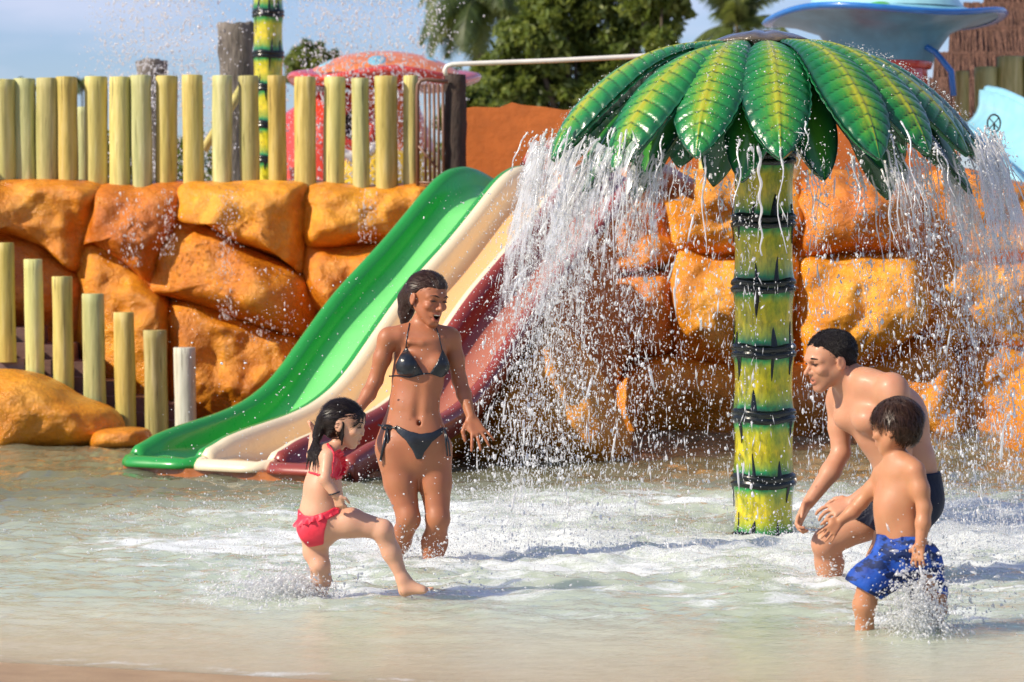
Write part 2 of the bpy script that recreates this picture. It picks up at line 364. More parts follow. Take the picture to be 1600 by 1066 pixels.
rocks = [
 ([(-80, 292), (40, 286), (148, 292), (152, 330), (140, 395), (122, 425), (60, 385), (-20, 360), (-80, 380)], .42, 0),
 ([(150, 296), (220, 290), (288, 292), (285, 340), (252, 400), (246, 450), (200, 410), (150, 378), (138, 385), (146, 330)], .40, 0),
 ([(290, 294), (380, 288), (460, 288), (480, 300), (478, 370), (472, 425), (440, 405), (376, 380), (330, 352), (284, 345)], .46, 0),
 ([(482, 292), (570, 292), (665, 294), (668, 340), (640, 372), (560, 380), (484, 380)], .36, 0),
 ([(284, 350), (330, 356), (380, 385), (440, 412), (478, 440), (492, 480), (478, 520), (420, 510), (330, 478), (262, 460), (245, 455), (255, 405)], .56, 0),
 ([(484, 384), (560, 384), (620, 384), (620, 440), (560, 520), (494, 476), (474, 432)], .48, 0),
 ([(-80, 388), (-10, 364), (50, 380), (118, 428), (128, 470), (120, 560), (60, 620), (-80, 620)], .40, 0),
 ([(136, 392), (152, 384), (200, 414), (246, 458), (262, 480), (268, 560), (250, 660), (140, 660), (126, 560), (124, 440)], .40, .25),
 ([(268, 484), (300, 472), (330, 482), (420, 516), (470, 528), (440, 600), (370, 660), (272, 690), (262, 600), (262, 520)], .40, .1),
 ([(476, 526), (500, 490), (560, 524), (600, 500), (640, 560), (640, 700), (380, 706), (380, 660), (444, 600)], .34, .2),
 ([(752, 640), (768, 590), (800, 530), (850, 500), (900, 540), (950, 620), (968, 712), (860, 722), (748, 716)], .8, .0, 19.6),
 ([(700, 420), (800, 330), (880, 290), (900, 350), (890, 480), (850, 560), (770, 660), (680, 700)], .3, .3, 21.2),
 ([(640, 640), (700, 600), (760, 560), (770, 640), (760, 706), (640, 712)], .35, 0, 19.6),
 ([(855, 290), (930, 268), (1030, 285), (1040, 340), (1050, 400), (1000, 425), (930, 432), (880, 480), (868, 400)], .36, .1),
 ([(1036, 282), (1090, 270), (1200, 272), (1245, 300), (1240, 380), (1150, 396), (1056, 394), (1044, 340)], .50, 0),
 ([(885, 488), (930, 438), (1010, 430), (1048, 440), (1050, 540), (980, 560), (960, 612), (915, 540)], .34, .08),
 ([(1056, 402), (1150, 402), (1238, 392), (1242, 480), (1238, 560), (1140, 570), (1060, 552)], .42, .08),
 ([(985, 568), (1056, 556), (1140, 576), (1160, 640), (1160, 706), (985, 712), (964, 640)], .50, .0),
 ([(1166, 580), (1240, 566), (1300, 590), (1330, 640), (1320, 706), (1166, 708)], .62, .1),
 ([(1246, 300), (1290, 272), (1360, 280), (1420, 300), (1425, 380), (1330, 400), (1240, 410), (1236, 340)], .50, 0),
 ([(1236, 418), (1300, 404), (1380, 400), (1430, 412), (1440, 500), (1380, 545), (1290, 590), (1244, 556)], .66, .1),
 ([(1300, 596), (1380, 548), (1470, 540), (1500, 600), (1500, 700), (1340, 706)], .40, .1),
 ([(1424, 300), (1500, 268), (1600, 290), (1720, 300), (1720, 400), (1600, 410), (1440, 400)], .30, .1),
 ([(1442, 410), (1560, 408), (1640, 420), (1640, 520), (1560, 545), (1446, 534)], .30, .1),
 ([(1504, 552), (1600, 545), (1720, 560), (1720, 700), (1506, 706)], .34, .08),
]
for i, (poly, dp, bx, *yy) in enumerate(rocks + shade_boulder):
    boulder('boulder', poly, yy[0] if yy else YW, dp, wall, i, bx=bx, lump=.13)
# loose boulders by the steps and at the frame's right edge
o = boulder('boulder', [(-60, 590), (0, 582), (50, 588), (90, 604), (120, 622), (165, 640), (182, 664), (176, 690), (100, 700), (-60, 704)], 20.9, .5, None, 51, lump=.10)
tag(o, 'wet orange boulder in front of the wooden posts at the foot of the steps', 'boulder')
o = boulder('boulder', [(148, 676), (180, 670), (222, 672), (232, 686), (226, 700), (150, 700)], 20.6, .3, None, 52, lump=.04)
tag(o, 'low flat orange stone between the big boulder and the green slide', 'boulder')
o = boulder('boulder', [(1586, 620), (1600, 585), (1660, 560), (1720, 600), (1720, 715), (1586, 712)], 20.0, .5, None, 53, lump=.08)
tag(o, 'sunlit orange boulder cut off at the far end of the wall beside the falling water', 'boulder')
# steps
st = empty('stone_steps', 'wet brown steps climbing behind the row of short wooden posts', 'steps')
for i, (px, py) in enumerate([(300, 690), (255, 680), (205, 668), (155, 642), (108, 612), (62, 585), (12, 558), (-36, 530)]):
    c = at(px, py, 21.4); hgt = c.z + .34
    MB().box((c.x, 21.75, c.z - hgt / 2 - .01), (.30, 1.0 - .004 * i, hgt)).build('step', M_step, st, smooth=False)
for row, (yf, dz) in enumerate([(21.45, .115), (21.62, .225)]):
    for i, (px, py) in enumerate([(255, 680), (205, 668), (155, 642), (108, 612), (62, 585), (12, 558), (-36, 530)]):
        c = at(px, py, 21.4); c.z += dz; hgt = c.z + .34
        MB().box((c.x + .02 * row, yf + .5, c.z - hgt / 2 - .01), (.29, 1.0 - .004 * i, hgt)).build('step', M_step, st, smooth=False)
# ---------------------------------------------------------------- logs
def log_mesh(name, h, r, seed, lean=0.0):
    n, m = 20, 12; V = []
    for j in range(m + 1):
        z = h * j / m
        for k in range(n):
            an = 2 * math.pi * k / n
            rr = r * (1 + .05 * math.sin(an * 2 + seed) + .03 * math.sin(an * 3 + z * 2 + seed * 2) + .02 * math.sin(z * 9 + seed) + .02 * math.sin(an * 7 + seed))
            V.append((rr * math.cos(an) + lean * z, rr * math.sin(an), z))
    F = [(j * n + k, j * n + (k + 1) % n, (j + 1) * n + (k + 1) % n, (j + 1) * n + k) for j in range(m) for k in range(n)]
    # chamfered sawn top
    t0 = m * n; b0 = len(V)
    for k in range(n):
        an = 2 * math.pi * k / n; V.append((V[t0 + k][0] * .93 + lean * h * .07, V[t0 + k][1] * .93, h + r * .07))
    for k in range(n): F.append((t0 + k, t0 + (k + 1) % n, b0 + (k + 1) % n, b0 + k))
    V.append((lean * h, 0, h + r * .06)); cidx = len(V) - 1
    for k in range(n): F.append((b0 + k, b0 + (k + 1) % n, cidx))
    return V, F
fence = empty('log_fence', 'palisade of upright yellowish logs standing on top of the orange rock wall', 'fence')
fp = [(8, 126, 34), (41, 124, 33), (74, 124, 36), (107, 122, 34), (151, 121, 34), (188, 122, 32), (222, 120, 34), (260, 120, 34), (303, 119, 31), (347, 120, 31), (391, 120, 33), (434, 120, 28), (477, 122, 32), (521, 122, 34), (565, 124, 28), (604, 121, 34), (641, 119, 22)]
for i, (px, top, wd) in enumerate(fp):
    bt = at(px, 296, YW - .05 + (.05 if i % 3 == 1 else 0)); tp = at(px, top, YW)
    V, F = log_mesh('log', tp.z - bt.z + .04, wd / 2 / FPX * YW, i * 1.7, (rnd.random() - .5) * .03 - .006 * (i < 5))
    mat = [M_log, M_log, M_loggreen, M_log][i % 4] if i != 1 else M_loggreen
    if i in (9, 10): mat = M_loggreen
    o = mesh_np('log', V, F, mat, fence); o.location = (bt.x, bt.y, bt.z - .04)
# a second row showing through the gaps
for i, px in enumerate([132]):
    bt = at(px, 292, 23.6); tp = at(px, 168 + 7 * (i % 3), 23.6)
    V, F = log_mesh('log', tp.z - bt.z, .062, i * 2.9); o = mesh_np('log', V, F, M_loggreen, fence); o.location = bt
posts = [(10, 380, 562, 26), (53, 406, 588, 30), (98, 433, 614, 32), (147, 460, 644, 33), (195, 489, 670, 34), (245, 517, 690, 36), (291, 544, 690, 33)]
names = ['highest of the seven short logs by the steps, cut off by the frame edge', 'second log from the top of the steps, above the big wet boulder',
 'third log down the steps, its foot behind the big boulder', 'middle log of the seven short ones, three taller and three lower beside it', 'fifth log down the steps, standing by the low flat stone',
 'sixth log down, just behind the tip of the green slide', 'bleached grey log at the foot of the steps, lowest of the row']
for i, (px, ty, by, wd) in enumerate(posts):
    Y = 21.25; bt = at(px + (px < 200) * 2, by + 4, Y); tp = at(px, ty, Y)
    V, F = log_mesh('wooden_post', tp.z - bt.z, wd / 2 / FPX * Y, i * 2.3 + 1, -.02)
    o = mesh_np('wooden_post', V, F, M_loggrey if i == 6 else (M_loggreen if i in (3, 5) else M_log)); o.location = bt
    tag(o, names[i], 'post', 'short log posts beside the steps')
# ---------------------------------------------------------------- slide
def paint(name, base_attr='tone', cols=None, rough=.22):
    m, t, b, o = M(name)
    a = attr(t, 'tone'); v = coords(t)
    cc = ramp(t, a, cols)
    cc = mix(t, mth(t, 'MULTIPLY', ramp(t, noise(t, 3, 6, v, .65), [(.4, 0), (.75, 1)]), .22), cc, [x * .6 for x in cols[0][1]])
    t.links.new(cc, b.inputs['Base Color']); t.links.new(ramp(t, noise(t, 8, 4, v), [(.3, rough), (.7, rough + .2)]), b.inputs['Roughness'])
    b.inputs['Coat Weight'].default_value = .35; b.inputs['Coat Roughness'].default_value = .12
    t.links.new(bump(t, noise(t, 4, 3, v), .15, .01), b.inputs['Normal'])
    return m
M_sgreen = paint('green_gelcoat', cols=[(0, (.02, .30, .05)), (.45, (.035, .40, .07)), (.75, (.16, .66, .17)), (1, (.20, .70, .21))])  # faded pale floor; darker walls have shade painted into the gelcoat
M_scream = paint('cream_gelcoat', cols=[(0, (.88, .74, .50)), (.5, (.86, .70, .42)), (.72, (.80, .50, .22)), (1, (.76, .44, .18))])  # tan end paints the shade inside the lane into the cream
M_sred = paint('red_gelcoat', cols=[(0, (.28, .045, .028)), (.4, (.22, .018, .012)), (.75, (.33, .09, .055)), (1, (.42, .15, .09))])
LD = Vector((.535, .845, 0)).normalized(); CD = Vector((.845, -.535, 0)).normalized()     # run direction, cross direction
L0 = at(206, 700, 18.1); L0.z = 0
rim_px = [(207, 706), (222, 690), (262, 672), (300, 660), (352, 643), (392, 622), (430, 588), (478, 520), (520, 462), (560, 418), (600, 376), (640, 328), (672, 288), (690, 270), (712, 262)]
prof = []
for px, py in rim_px:
    # s along the run such that the rim shows at px
    k = (px - 800) / FPX; s = (k * L0.y - L0.x) / (LD.x - k * LD.y); Y = L0.y + LD.y * s
    prof.append((s, CAMH - (py - HORIZ) / FPX * Y))
prof = np.array(prof); SMAX = prof[-1, 0] + .55
prof = np.vstack([prof, [prof[-1, 0] + .2, prof[-1, 1] - .0], [prof[-1, 0] + .55, prof[-1, 1] - .10]])
def rimz(s): return np.interp(s, prof[:, 0], prof[:, 1])
ss = np.linspace(prof[0, 0], SMAX, 120)
zs = rimz(ss); ker = np.ones(9) / 9
zs = np.convolve(np.pad(zs, 4, 'edge'), ker, 'valid'); zs[0] = prof[0, 1]
LW = .565
def lane(idx, mat, label, right_end=False):
    """one moulded channel: rolled rims, deep U, closed turned-up toe"""
    # cross-section: q from 0 (outer left) to 1 (outer right): (u across, depth factor, tone)
    sec = []
    for q in np.linspace(0, 1, 15): sec.append((-.045 + .0 * q, -1.4 * (1 - q) - .0, 0))   # outer skirt, in skirt units
    sec = [(-.02, -.16, .15), (-.022, -.05, .1), (-.018, -.018, .0), (.0, -.003, .0), (.022, .0, .0), (.042, -.008, .05), (.056, -.03, .25)]
    U = []
    for a in np.linspace(0, 1, 17):
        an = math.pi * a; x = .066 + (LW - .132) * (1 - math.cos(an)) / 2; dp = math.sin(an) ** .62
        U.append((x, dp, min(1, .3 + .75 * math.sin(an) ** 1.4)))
    V = []; T = []
    n = 0
    for s, z in zip(ss, zs):
        k = min(1, max(0, (s - ss[0]) / .55)); dep = .055 + .155 * (k * k * (3 - 2 * k))
        top = max(0, (s - (SMAX - .7)) / .7); dep *= 1 - .35 * top
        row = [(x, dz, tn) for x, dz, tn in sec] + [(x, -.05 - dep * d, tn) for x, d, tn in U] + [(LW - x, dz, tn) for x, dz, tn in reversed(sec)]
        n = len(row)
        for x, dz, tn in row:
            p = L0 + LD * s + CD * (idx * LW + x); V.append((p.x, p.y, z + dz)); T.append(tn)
    # toe: a rounded front band below the first row
    V = np.array(V).reshape(len(ss), n, 3); T = np.array(T).reshape(len(ss), n)
    toe = []
    tt = []
    x = np.array([r[0] for r in row]); corner = .10 * (np.abs(2 * x / LW - 1).clip(0, 1) ** 5)
    zt = zs[0] - .02
    for (fwd, zz, tn) in [(-.16, -.062, 0), (-.158, -.035, 0), (-.135, -.012, .0), (-.10, -.004, .02), (-.06, -.014, .12), (-.02, -.034, .5)]:
        r = []
        for j in range(n):
            e = abs(2 * x[j] / LW - 1)
            b_ = V[0, j]; lift = max(0, (e - .55) / .45) ** 1.5
            p = L0 + LD * (ss[0] + fwd + corner[j] * (1 if fwd < -.05 else .4)) + CD * (idx * LW + x[j])
            base = zt + zz; zz2 = base + lift * max(0, (fwd + .16) / .14) * (b_[2] - base) * .9
            if zz < -.05: zz2 = base
            r.append((p.x, p.y, zz2))
        toe.append(r); tt.append([min(tn, T[0, j]) if tn > .1 else tn for j in range(n)])
    V = np.concatenate([np.array(toe), V]); T = np.concatenate([np.array(tt), T])
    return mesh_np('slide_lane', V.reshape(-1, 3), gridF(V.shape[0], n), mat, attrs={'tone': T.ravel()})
slide = empty('water_slide', 'three-lane wavy water slide in green, cream and dark red running down into the pool', 'slide')
for i, (m_, lb) in enumerate([(M_sgreen, 'green lane nearest the wooden posts'), (M_scream, 'cream lane with shade painted tan on its floor'), (M_sred, 'dark red lane under the falling water')]):
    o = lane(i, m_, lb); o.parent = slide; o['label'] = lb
    sm = o.modifiers.new('s', 'SOLIDIFY'); sm.thickness = .012; sm.offset = -1
mb = MB()
for i in range(len(ss) - 1):
    if i % 6: continue
    s = ss[i]; s2 = ss[min(i + 6, len(ss) - 1)]
    zc = min(zs[i], zs[min(i + 6, len(ss) - 1)]) - .25
    if zc < .0: continue
    c = L0 + LD * ((s + s2) / 2) + CD * (LW * 1.0); h = zc + .3
    mb.box((c.x, c.y, zc - h / 2), (LW * 1.8, (s2 - s) * 1.0, h), math.atan2(CD.y, CD.x), 0)
if mb.V: mb.build('support', M_orangewall, slide, smooth=False)
c = L0 + LD * .25 + CD * (LW * 1.5)
mb = MB(); mb.box((c.x, c.y, -.055), (LW * 3 - .06, .74, .20), math.atan2(CD.y, CD.x)).build('base', simple('orange_slide_base', (.38, .12, .03), .3, bs=6, bd=.02, var=.4), slide, smooth=False)

# ---------------------------------------------------------------- top deck: gate, dark post, orange wall, pipe
gate = empty('metal_gate', 'brown metal gate of thin upright bars between the last log and dark post', 'gate')
Y = 22.35
for px in (664, 671, 678, 685, 692):
    a = at(px, 132, Y); b_ = at(px + 1, 286, Y); MB().tube([a, b_], .011, 8).build('bar', M_rail, gate)
a = [at(653, 290, Y), at(652, 150, Y), at(653, 133, Y), at(657, 126, Y), at(666, 124, Y), at(700, 128, Y)]
MB().tube(a, .016, 8).build('frame', M_rail, gate)
MB().tube([at(654, 285, Y), at(700, 287, Y)], .013, 8).build('bottom_rail', M_rail, gate)
MB().tube([at(654, 228, Y - .03), at(682, 262, Y - .03)], .010, 8).build('brace', M_rail, gate)
bt = at(711, 300, 22.45); tp = at(711, 118, 22.45)
V, F = log_mesh('p', tp.z - bt.z, .088, 3.3); V = np.array(V); V[:, :2] *= (1 + .10 * vnoise(V * [1, 1, 2.5], 22, 3))[:, None]
o = mesh_np('bark_post', V, F, M_bark); o.location = bt; tag(o, 'thick dark brown bark-textured post at the top of the slide', 'post')
ow = []
tops = [(722, 170), (740, 167), (780, 168), (800, 160), (815, 164), (850, 167), (880, 172), (930, 170), (1000, 176), (1150, 172), (1300, 178), (1500, 176)]
mb = MB()
V = []; F = []
for yy in (23.2, 23.8):
    for (px, py) in tops: V.append(at(px, py, 23.2).xyz[:] if yy < 23.5 else (at(px, py, 23.2).x, yy, at(px, py, 23.2).z))
    for (px, py) in tops: V.append((at(px, 320, 23.2).x, yy, at(px, 320, 23.2).z))
n = len(tops)
for i in range(n - 1):
    F += [(n + i, n + i + 1, i + 1, i), (2 * n + i, 2 * n + i + 1, 3 * n + i + 1, 3 * n + i), (i, i + 1, 2 * n + i + 1, 2 * n + i)]
F += [(0, 2 * n, 3 * n, n), (n - 1, 2 * n - 1, 4 * n - 1, 3 * n - 1)]
o = mesh_np('orange_wall', V, F, M_orangewall, smooth=False); tag(o, 'plain burnt orange rendered wall behind the top of the slide', 'wall')
pts = [at(697, 118, 22.1), at(695, 110, 22.1), at(698, 104, 22.1), at(706, 101, 22.1), at(720, 100, 22.1), at(860, 95, 22.1), at(1040, 86, 22.1), at(1260, 76, 22.1)]
o = MB().tube(pts, .019, 12).build('white_pipe', M_whitepipe); tag(o, 'long thin white water pipe rising from the dark post towards the palm shower', 'pipe')
# red hose end by the water
o = MB().tube([at(x, y, 22.9) for x, y in [(818, 262), (826, 246), (838, 236), (852, 232), (866, 238)]], .035, 10).build('red_hose', simple('red_rubber', (.42, .03, .02), .35)); tag(o, 'short curved red hose at the crest of the slide', 'hose')

# ---------------------------------------------------------------- painted bamboo post and palm shower
m_bam, t, b, o = M('painted_bamboo')
s_ = attr(t, 'seg'); v = coords(t, (1, 1, .25)); n_ = noise(t, 30, 5, v, .65)
ss_ = mth(t, 'ADD', s_, mth(t, 'MULTIPLY_ADD', n_, .16, -.08))
cc = ramp(t, ss_, [(.0, (.006, .012, .008)), (.08, (.01, .03, .018)), (.15, (.01, .24, .06)), (.26, (.40, .46, .015)), (.45, (.76, .60, .015)), (.74, (.58, .54, .015)), (.86, (.02, .32, .07)), (.93, (.008, .03, .02)), (1, (.006, .010, .008))])
cc = mix(t, ramp(t, noise(t, 9, 5, coords(t, (1, 1, .5)), .7), [(.50, 0), (.66, .7)]), cc, (.12, .26, .012))
cc = mix(t, mth(t, 'MULTIPLY', ramp(t, noise(t, 50, 5, v, .7), [(.34, 1), (.52, 0)]), .55), cc, (.05, .09, .008))
t.links.new(cc, b.inputs['Base Color']); b.inputs['Roughness'].default_value = .22; b.inputs['Coat Weight'].default_value = .5; b.inputs['Coat Roughness'].default_value = .06
t.links.new(bump(t, n_, .6, .008), b.inputs['Normal'])
M_mark = simple('black_paint_stroke', (.006, .010, .008), .25)
def bamboo(parent, cx, cy, nodes, Rr, seed=0, nmark=9):
    """nodes: list of z, bottom to top; every joint-to-joint piece is a part"""
    r_ = random.Random(seed)
    for z0, z1 in zip(nodes[:-1], nodes[1:]):
        n, m = 48, 24; V = []; A = []; ph = r_.random() * 9
        h = z1 - z0
        for j in range(m + 1):
            u = j / m
            rr = Rr * (.935 + .105 * abs(2 * u - 1) ** 2.6 - .04 * math.exp(-((min(u, 1 - u)) / .02) ** 2))
            for k in range(n):
                an = 2 * math.pi * k / n
                r2 = rr * (1 + .012 * math.sin(an * 5 + ph) + .012 * math.sin(an * 9 + ph * 2 + u * 2))
                V.append((r2 * math.cos(an), r2 * math.sin(an), h * u + .012 * math.sin(an * 3 + ph) * abs(2 * u - 1) ** 6)); A.append(u)
        o = mesh_np('bamboo_segment', V, gridRing(m + 1, n), m_bam, parent, attrs={'seg': A}); o.location = (cx, cy, z0)
        for q in range(nmark):
            an = 2 * math.pi * (q + r_.random() * .6) / nmark; top = r_.random() < .5
            L = h * r_.uniform(.24, .48); zc = (h * .98 if top else h * .02); dirz = -1 if top else 1
            wv = r_.uniform(.009, .021); P_ = []; lean = r_.uniform(-.12, .12)
            for j in range(7):
                u = j / 6; zz = zc + dirz * L * u; wd = wv * (1 - u) ** .6 + .001; aa = an + lean * u
                uu = zz / h; rr = Rr * (.935 + .105 * abs(2 * uu - 1) ** 2.6) * 1.012
                for sgn, k2 in ((-1, 1.0), (0, 1.035), (1, 1.0)):
                    a2 = aa + sgn * wd / Rr; P_.append((rr * k2 * math.cos(a2), rr * k2 * math.sin(a2), zz))
            mbk = MB(); mbk.add(P_, [(j * 3 + e, j * 3 + e + 1, (j + 1) * 3 + e + 1, (j + 1) * 3 + e) for j in range(6) for e in (0, 1)]); mbk.build('bark_mark', M_mark, o)
    for z in nodes[1:-1]:
        prof = [(Rr * .98, -.034), (Rr * 1.06, -.026), (Rr * 1.085, -.010), (Rr * 1.01, -.001), (Rr * 1.01, .001), (Rr * 1.08, .010), (Rr * 1.06, .026), (Rr * .98, .036)]
        MB().lathe(prof, (cx, cy, z), 40, wav=lambda an, r, zz: (0, .006 * math.sin(an * 3 + seed))).build('node_ring', M_mark, parent)
def gridRing(m, n):
    j, k = np.meshgrid(np.arange(m - 1), np.arange(n), indexing='ij'); j = j.ravel(); k = k.ravel()
    return np.stack([j * n + k, j * n + (k + 1) % n, (j + 1) * n + (k + 1) % n, (j + 1) * n + k], 1)
shower = empty('palm_shower', 'giant green plastic palm tree on a painted bamboo post, pouring water all round', 'water feature')
zpx = [860, 754, 652, 550, 447, 345, 246]
nodes = [-.36] + [at(0, y, 14 - .15).z for y in zpx[1:]] + [2.25]
nodes = [-.36, at(0, 846, 13.85).z] + [at(0, y, 13.85).z for y in zpx[1:]] + [2.25]
bamboo(shower, PC[0], PC[1], nodes, .151, 3, 9)

m_leaf, t, b, o = M('painted_palm_leaf')
a_ = attr(t, 'edge'); rb = attr(t, 'rib'); v = coords(t); oi = nd(t, 'ShaderNodeObjectInfo').outputs['Random']
n_ = noise(t, 7, 5, v, .6); n2_ = noise(t, 90, 3, v, .6)
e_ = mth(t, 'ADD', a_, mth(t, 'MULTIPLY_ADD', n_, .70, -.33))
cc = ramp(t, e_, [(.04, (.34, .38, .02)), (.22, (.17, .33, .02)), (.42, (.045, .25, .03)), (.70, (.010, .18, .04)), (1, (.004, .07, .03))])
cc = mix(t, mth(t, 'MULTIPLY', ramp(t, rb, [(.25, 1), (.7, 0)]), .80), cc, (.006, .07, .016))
gold = mth(t, 'MULTIPLY', ramp(t, n2_, [(.56, 0), (.66, .55)]), ramp(t, a_, [(.15, 1), (.6, 0)]))
cc = mix(t, gold, cc, (.50, .30, .02))
t.links.new(cc, b.inputs['Base Color']); b.inputs['Roughness'].default_value = .28; b.inputs['Coat Weight'].default_value = .3; b.inputs['Coat Roughness'].default_value = .05
t.links.new(bump(t, noise(t, 50, 4, v), .25, .008), b.inputs['Normal'])
m_under, t, b, o = M('green_leaf_underside')
a_ = attr(t, 'edge')
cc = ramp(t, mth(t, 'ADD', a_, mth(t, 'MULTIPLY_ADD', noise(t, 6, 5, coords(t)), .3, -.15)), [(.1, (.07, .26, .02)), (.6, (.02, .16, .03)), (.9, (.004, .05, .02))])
t.links.new(cc, b.inputs['Base Color']); b.inputs['Roughness'].default_value = .3; b.inputs['Coat Weight'].default_value = .4
def leaf_mesh(path, W, nu=110, nv=33, ribs=17, seed=0, flat=False, arch=.24):
    """path: (r, z) control points from the crown to the tip; the leaf grows along +X"""
    path = np.array(path); L = np.concatenate([[0], np.cumsum(np.linalg.norm(np.diff(path, axis=0), axis=1))])
    L /= L[-1]; u = np.linspace(0, 1, nu)
    # smooth the path
    from_r = np.interp(u, L, path[:, 0]); from_z = np.interp(u, L, path[:, 1])
    k = np.ones(21) / 21
    def sm(a):
        p = np.concatenate([a[0] - (a[10:0:-1] - a[0]), a, a[-1] - (a[-2:-12:-1] - a[-1])]); return np.convolve(p, k, 'valid')
    r_, z_ = sm(from_r), sm(from_z)
    tr = np.gradient(r_); tz = np.gradient(z_); ln = np.hypot(tr, tz); tr /= ln; tz /= ln
    nr, nz_ = -tz, tr
    nr, nz_ = np.where(nz_ < 0, nr, nr), nz_
    wu = W * 1.72 * (np.clip(u * 1.02 + .01, 0, 1) ** .95) * np.clip(1 - u ** 2.9, 0, 1) ** .80
    wu = np.maximum(wu, W * .03)
    rs = np.random.default_rng(seed); ph = rs.uniform(0, 6)
    V = []; E_ = []; Rb = []
    vv = np.linspace(-1, 1, nv)
    U, Vv = np.meshgrid(u, vv, indexing='ij'); av = np.abs(Vv)
    phase = U * ribs * 2 * math.pi - av ** 1.25 * 5.2 + .25 * np.sin(U * 9 + ph)
    wave = np.sin(phase) * .5 + .5; groove = np.exp(-((np.mod(phase / (2 * math.pi), 1) - .5) / .10) ** 2); crest = 1 - groove
    amp = 0 if flat else 1
    disp = amp * (.010 * crest * np.clip(av * 5, 0, 1) * np.clip((1.04 - av) * 5, 0, 1) + .012 * np.exp(-(av / .07) ** 2))
    edge_j = amp * .035 * (np.clip((av - .7) / .3, 0, 1)) * (wave - .5)
    off = -arch * (av ** 2.0) * wu[:, None] + disp * np.clip((1 - U) * 14, .15, 1)
    lat = Vv * (wu[:, None]) * (1 + edge_j)
    lat = lat * np.cos(av * arch * .6)
    Xp = r_[:, None] + nr[:, None] * off; Zp = z_[:, None] + nz_[:, None] * off
    top = np.stack([Xp, lat, Zp], -1)
    th = .020
    bot = top - np.stack([np.broadcast_to(nr[:, None] * th, Xp.shape), 0 * lat, np.broadcast_to(nz_[:, None] * th, Xp.shape)], -1)
    Va = np.concatenate([top.reshape(-1, 3), bot.reshape(-1, 3)]); n0 = nu * nv
    F1 = gridF(nu, nv); F2 = F1[:, ::-1] + n0
    ed = [i * nv for i in range(nu)] + [(nu - 1) * nv + j for j in range(1, nv)] + [i * nv + nv - 1 for i in range(nu - 2, -1, -1)]
    F3 = np.array([(ed[i], ed[i + 1], ed[i + 1] + n0, ed[i] + n0) for i in range(len(ed) - 1)])
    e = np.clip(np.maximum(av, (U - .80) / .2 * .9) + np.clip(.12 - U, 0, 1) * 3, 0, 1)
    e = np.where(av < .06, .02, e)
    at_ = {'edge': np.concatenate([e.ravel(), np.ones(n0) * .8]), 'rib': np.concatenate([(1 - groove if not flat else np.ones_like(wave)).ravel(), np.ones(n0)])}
    return Va, np.concatenate([F1, F2, F3]), at_
top_path = [(.06, 2.415), (.22, 2.412), (.45, 2.39), (.66, 2.315), (.84, 2.19), (1.0, 2.04), (1.12, 1.84)]
protos = []
for s in range(4):
    p = [(r * (1 + .02 * math.sin(s * 2.1)), z + (-.03 * math.cos(s * 1.9)) * (i / 6)) for i, (r, z) in enumerate(top_path)]
    Va, Fa, at_ = leaf_mesh(p, .182 + .008 * math.sin(s * 5), ribs=18 + s % 3, seed=s)
    protos.append((Va, Fa, at_))
meshes = []
LEAVES = []                                               # (angle, layer) for the water
for i in range(18):
    ang = R(-90 + 20 * i - 1.0 + 2.5 * math.sin(i * 2.3)); s = (i * 3) % 4 if i >= 4 else i
    if i < 4:
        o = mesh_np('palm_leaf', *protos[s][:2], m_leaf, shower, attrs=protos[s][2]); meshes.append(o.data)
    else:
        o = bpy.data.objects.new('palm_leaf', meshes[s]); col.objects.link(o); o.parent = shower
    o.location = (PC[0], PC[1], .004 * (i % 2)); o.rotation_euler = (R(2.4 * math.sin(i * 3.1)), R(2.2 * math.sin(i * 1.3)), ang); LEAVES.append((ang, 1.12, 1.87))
low_path = [(.10, 2.33), (.3, 2.31), (.55, 2.22), (.74, 2.08), (.87, 1.91), (.96, 1.72)]
Va, Fa, at2 = leaf_mesh(low_path, .135, 60, 13, 10, 9, True, .25); lowm = None
for i in range(14):
    ang = R(-90 + 360 / 14 * i + 12)
    if lowm is None:
        o = mesh_np('under_leaf', Va, Fa, m_under, shower, attrs=at2); lowm = o.data
    else:
        o = bpy.data.objects.new('under_leaf', lowm); col.objects.link(o); o.parent = shower
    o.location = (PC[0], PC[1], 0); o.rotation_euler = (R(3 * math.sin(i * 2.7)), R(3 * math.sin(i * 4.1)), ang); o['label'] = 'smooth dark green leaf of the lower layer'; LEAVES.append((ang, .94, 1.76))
MB().lathe([(.001, 2.475), (.08, 2.472), (.16, 2.458), (.235, 2.43), (.25, 2.415), (.16, 2.40), (.10, 2.30), (.14, 2.10)], (PC[0], PC[1], 0), 40,
    wav=lambda a, r, z: (.012 * math.sin(a * 9) * (r > .1), .005 * math.sin(a * 5))).build('crown_cap', simple('wet_brown_crown', (.10, .075, .04), .12, coat=.8, bs=12, bd=.02, var=.5), shower)
# the second bamboo post, far up on the deck
b2 = empty('bamboo_post', 'tall painted bamboo post standing behind the log fence under the spray', 'post')
cx, cy = at(419, 0, 26).x, 26
bamboo(b2, cx, cy, [at(0, y, 26).z for y in (380, 312, 250, 196, 138, 86, 22, -50)], .138, 8, 7)
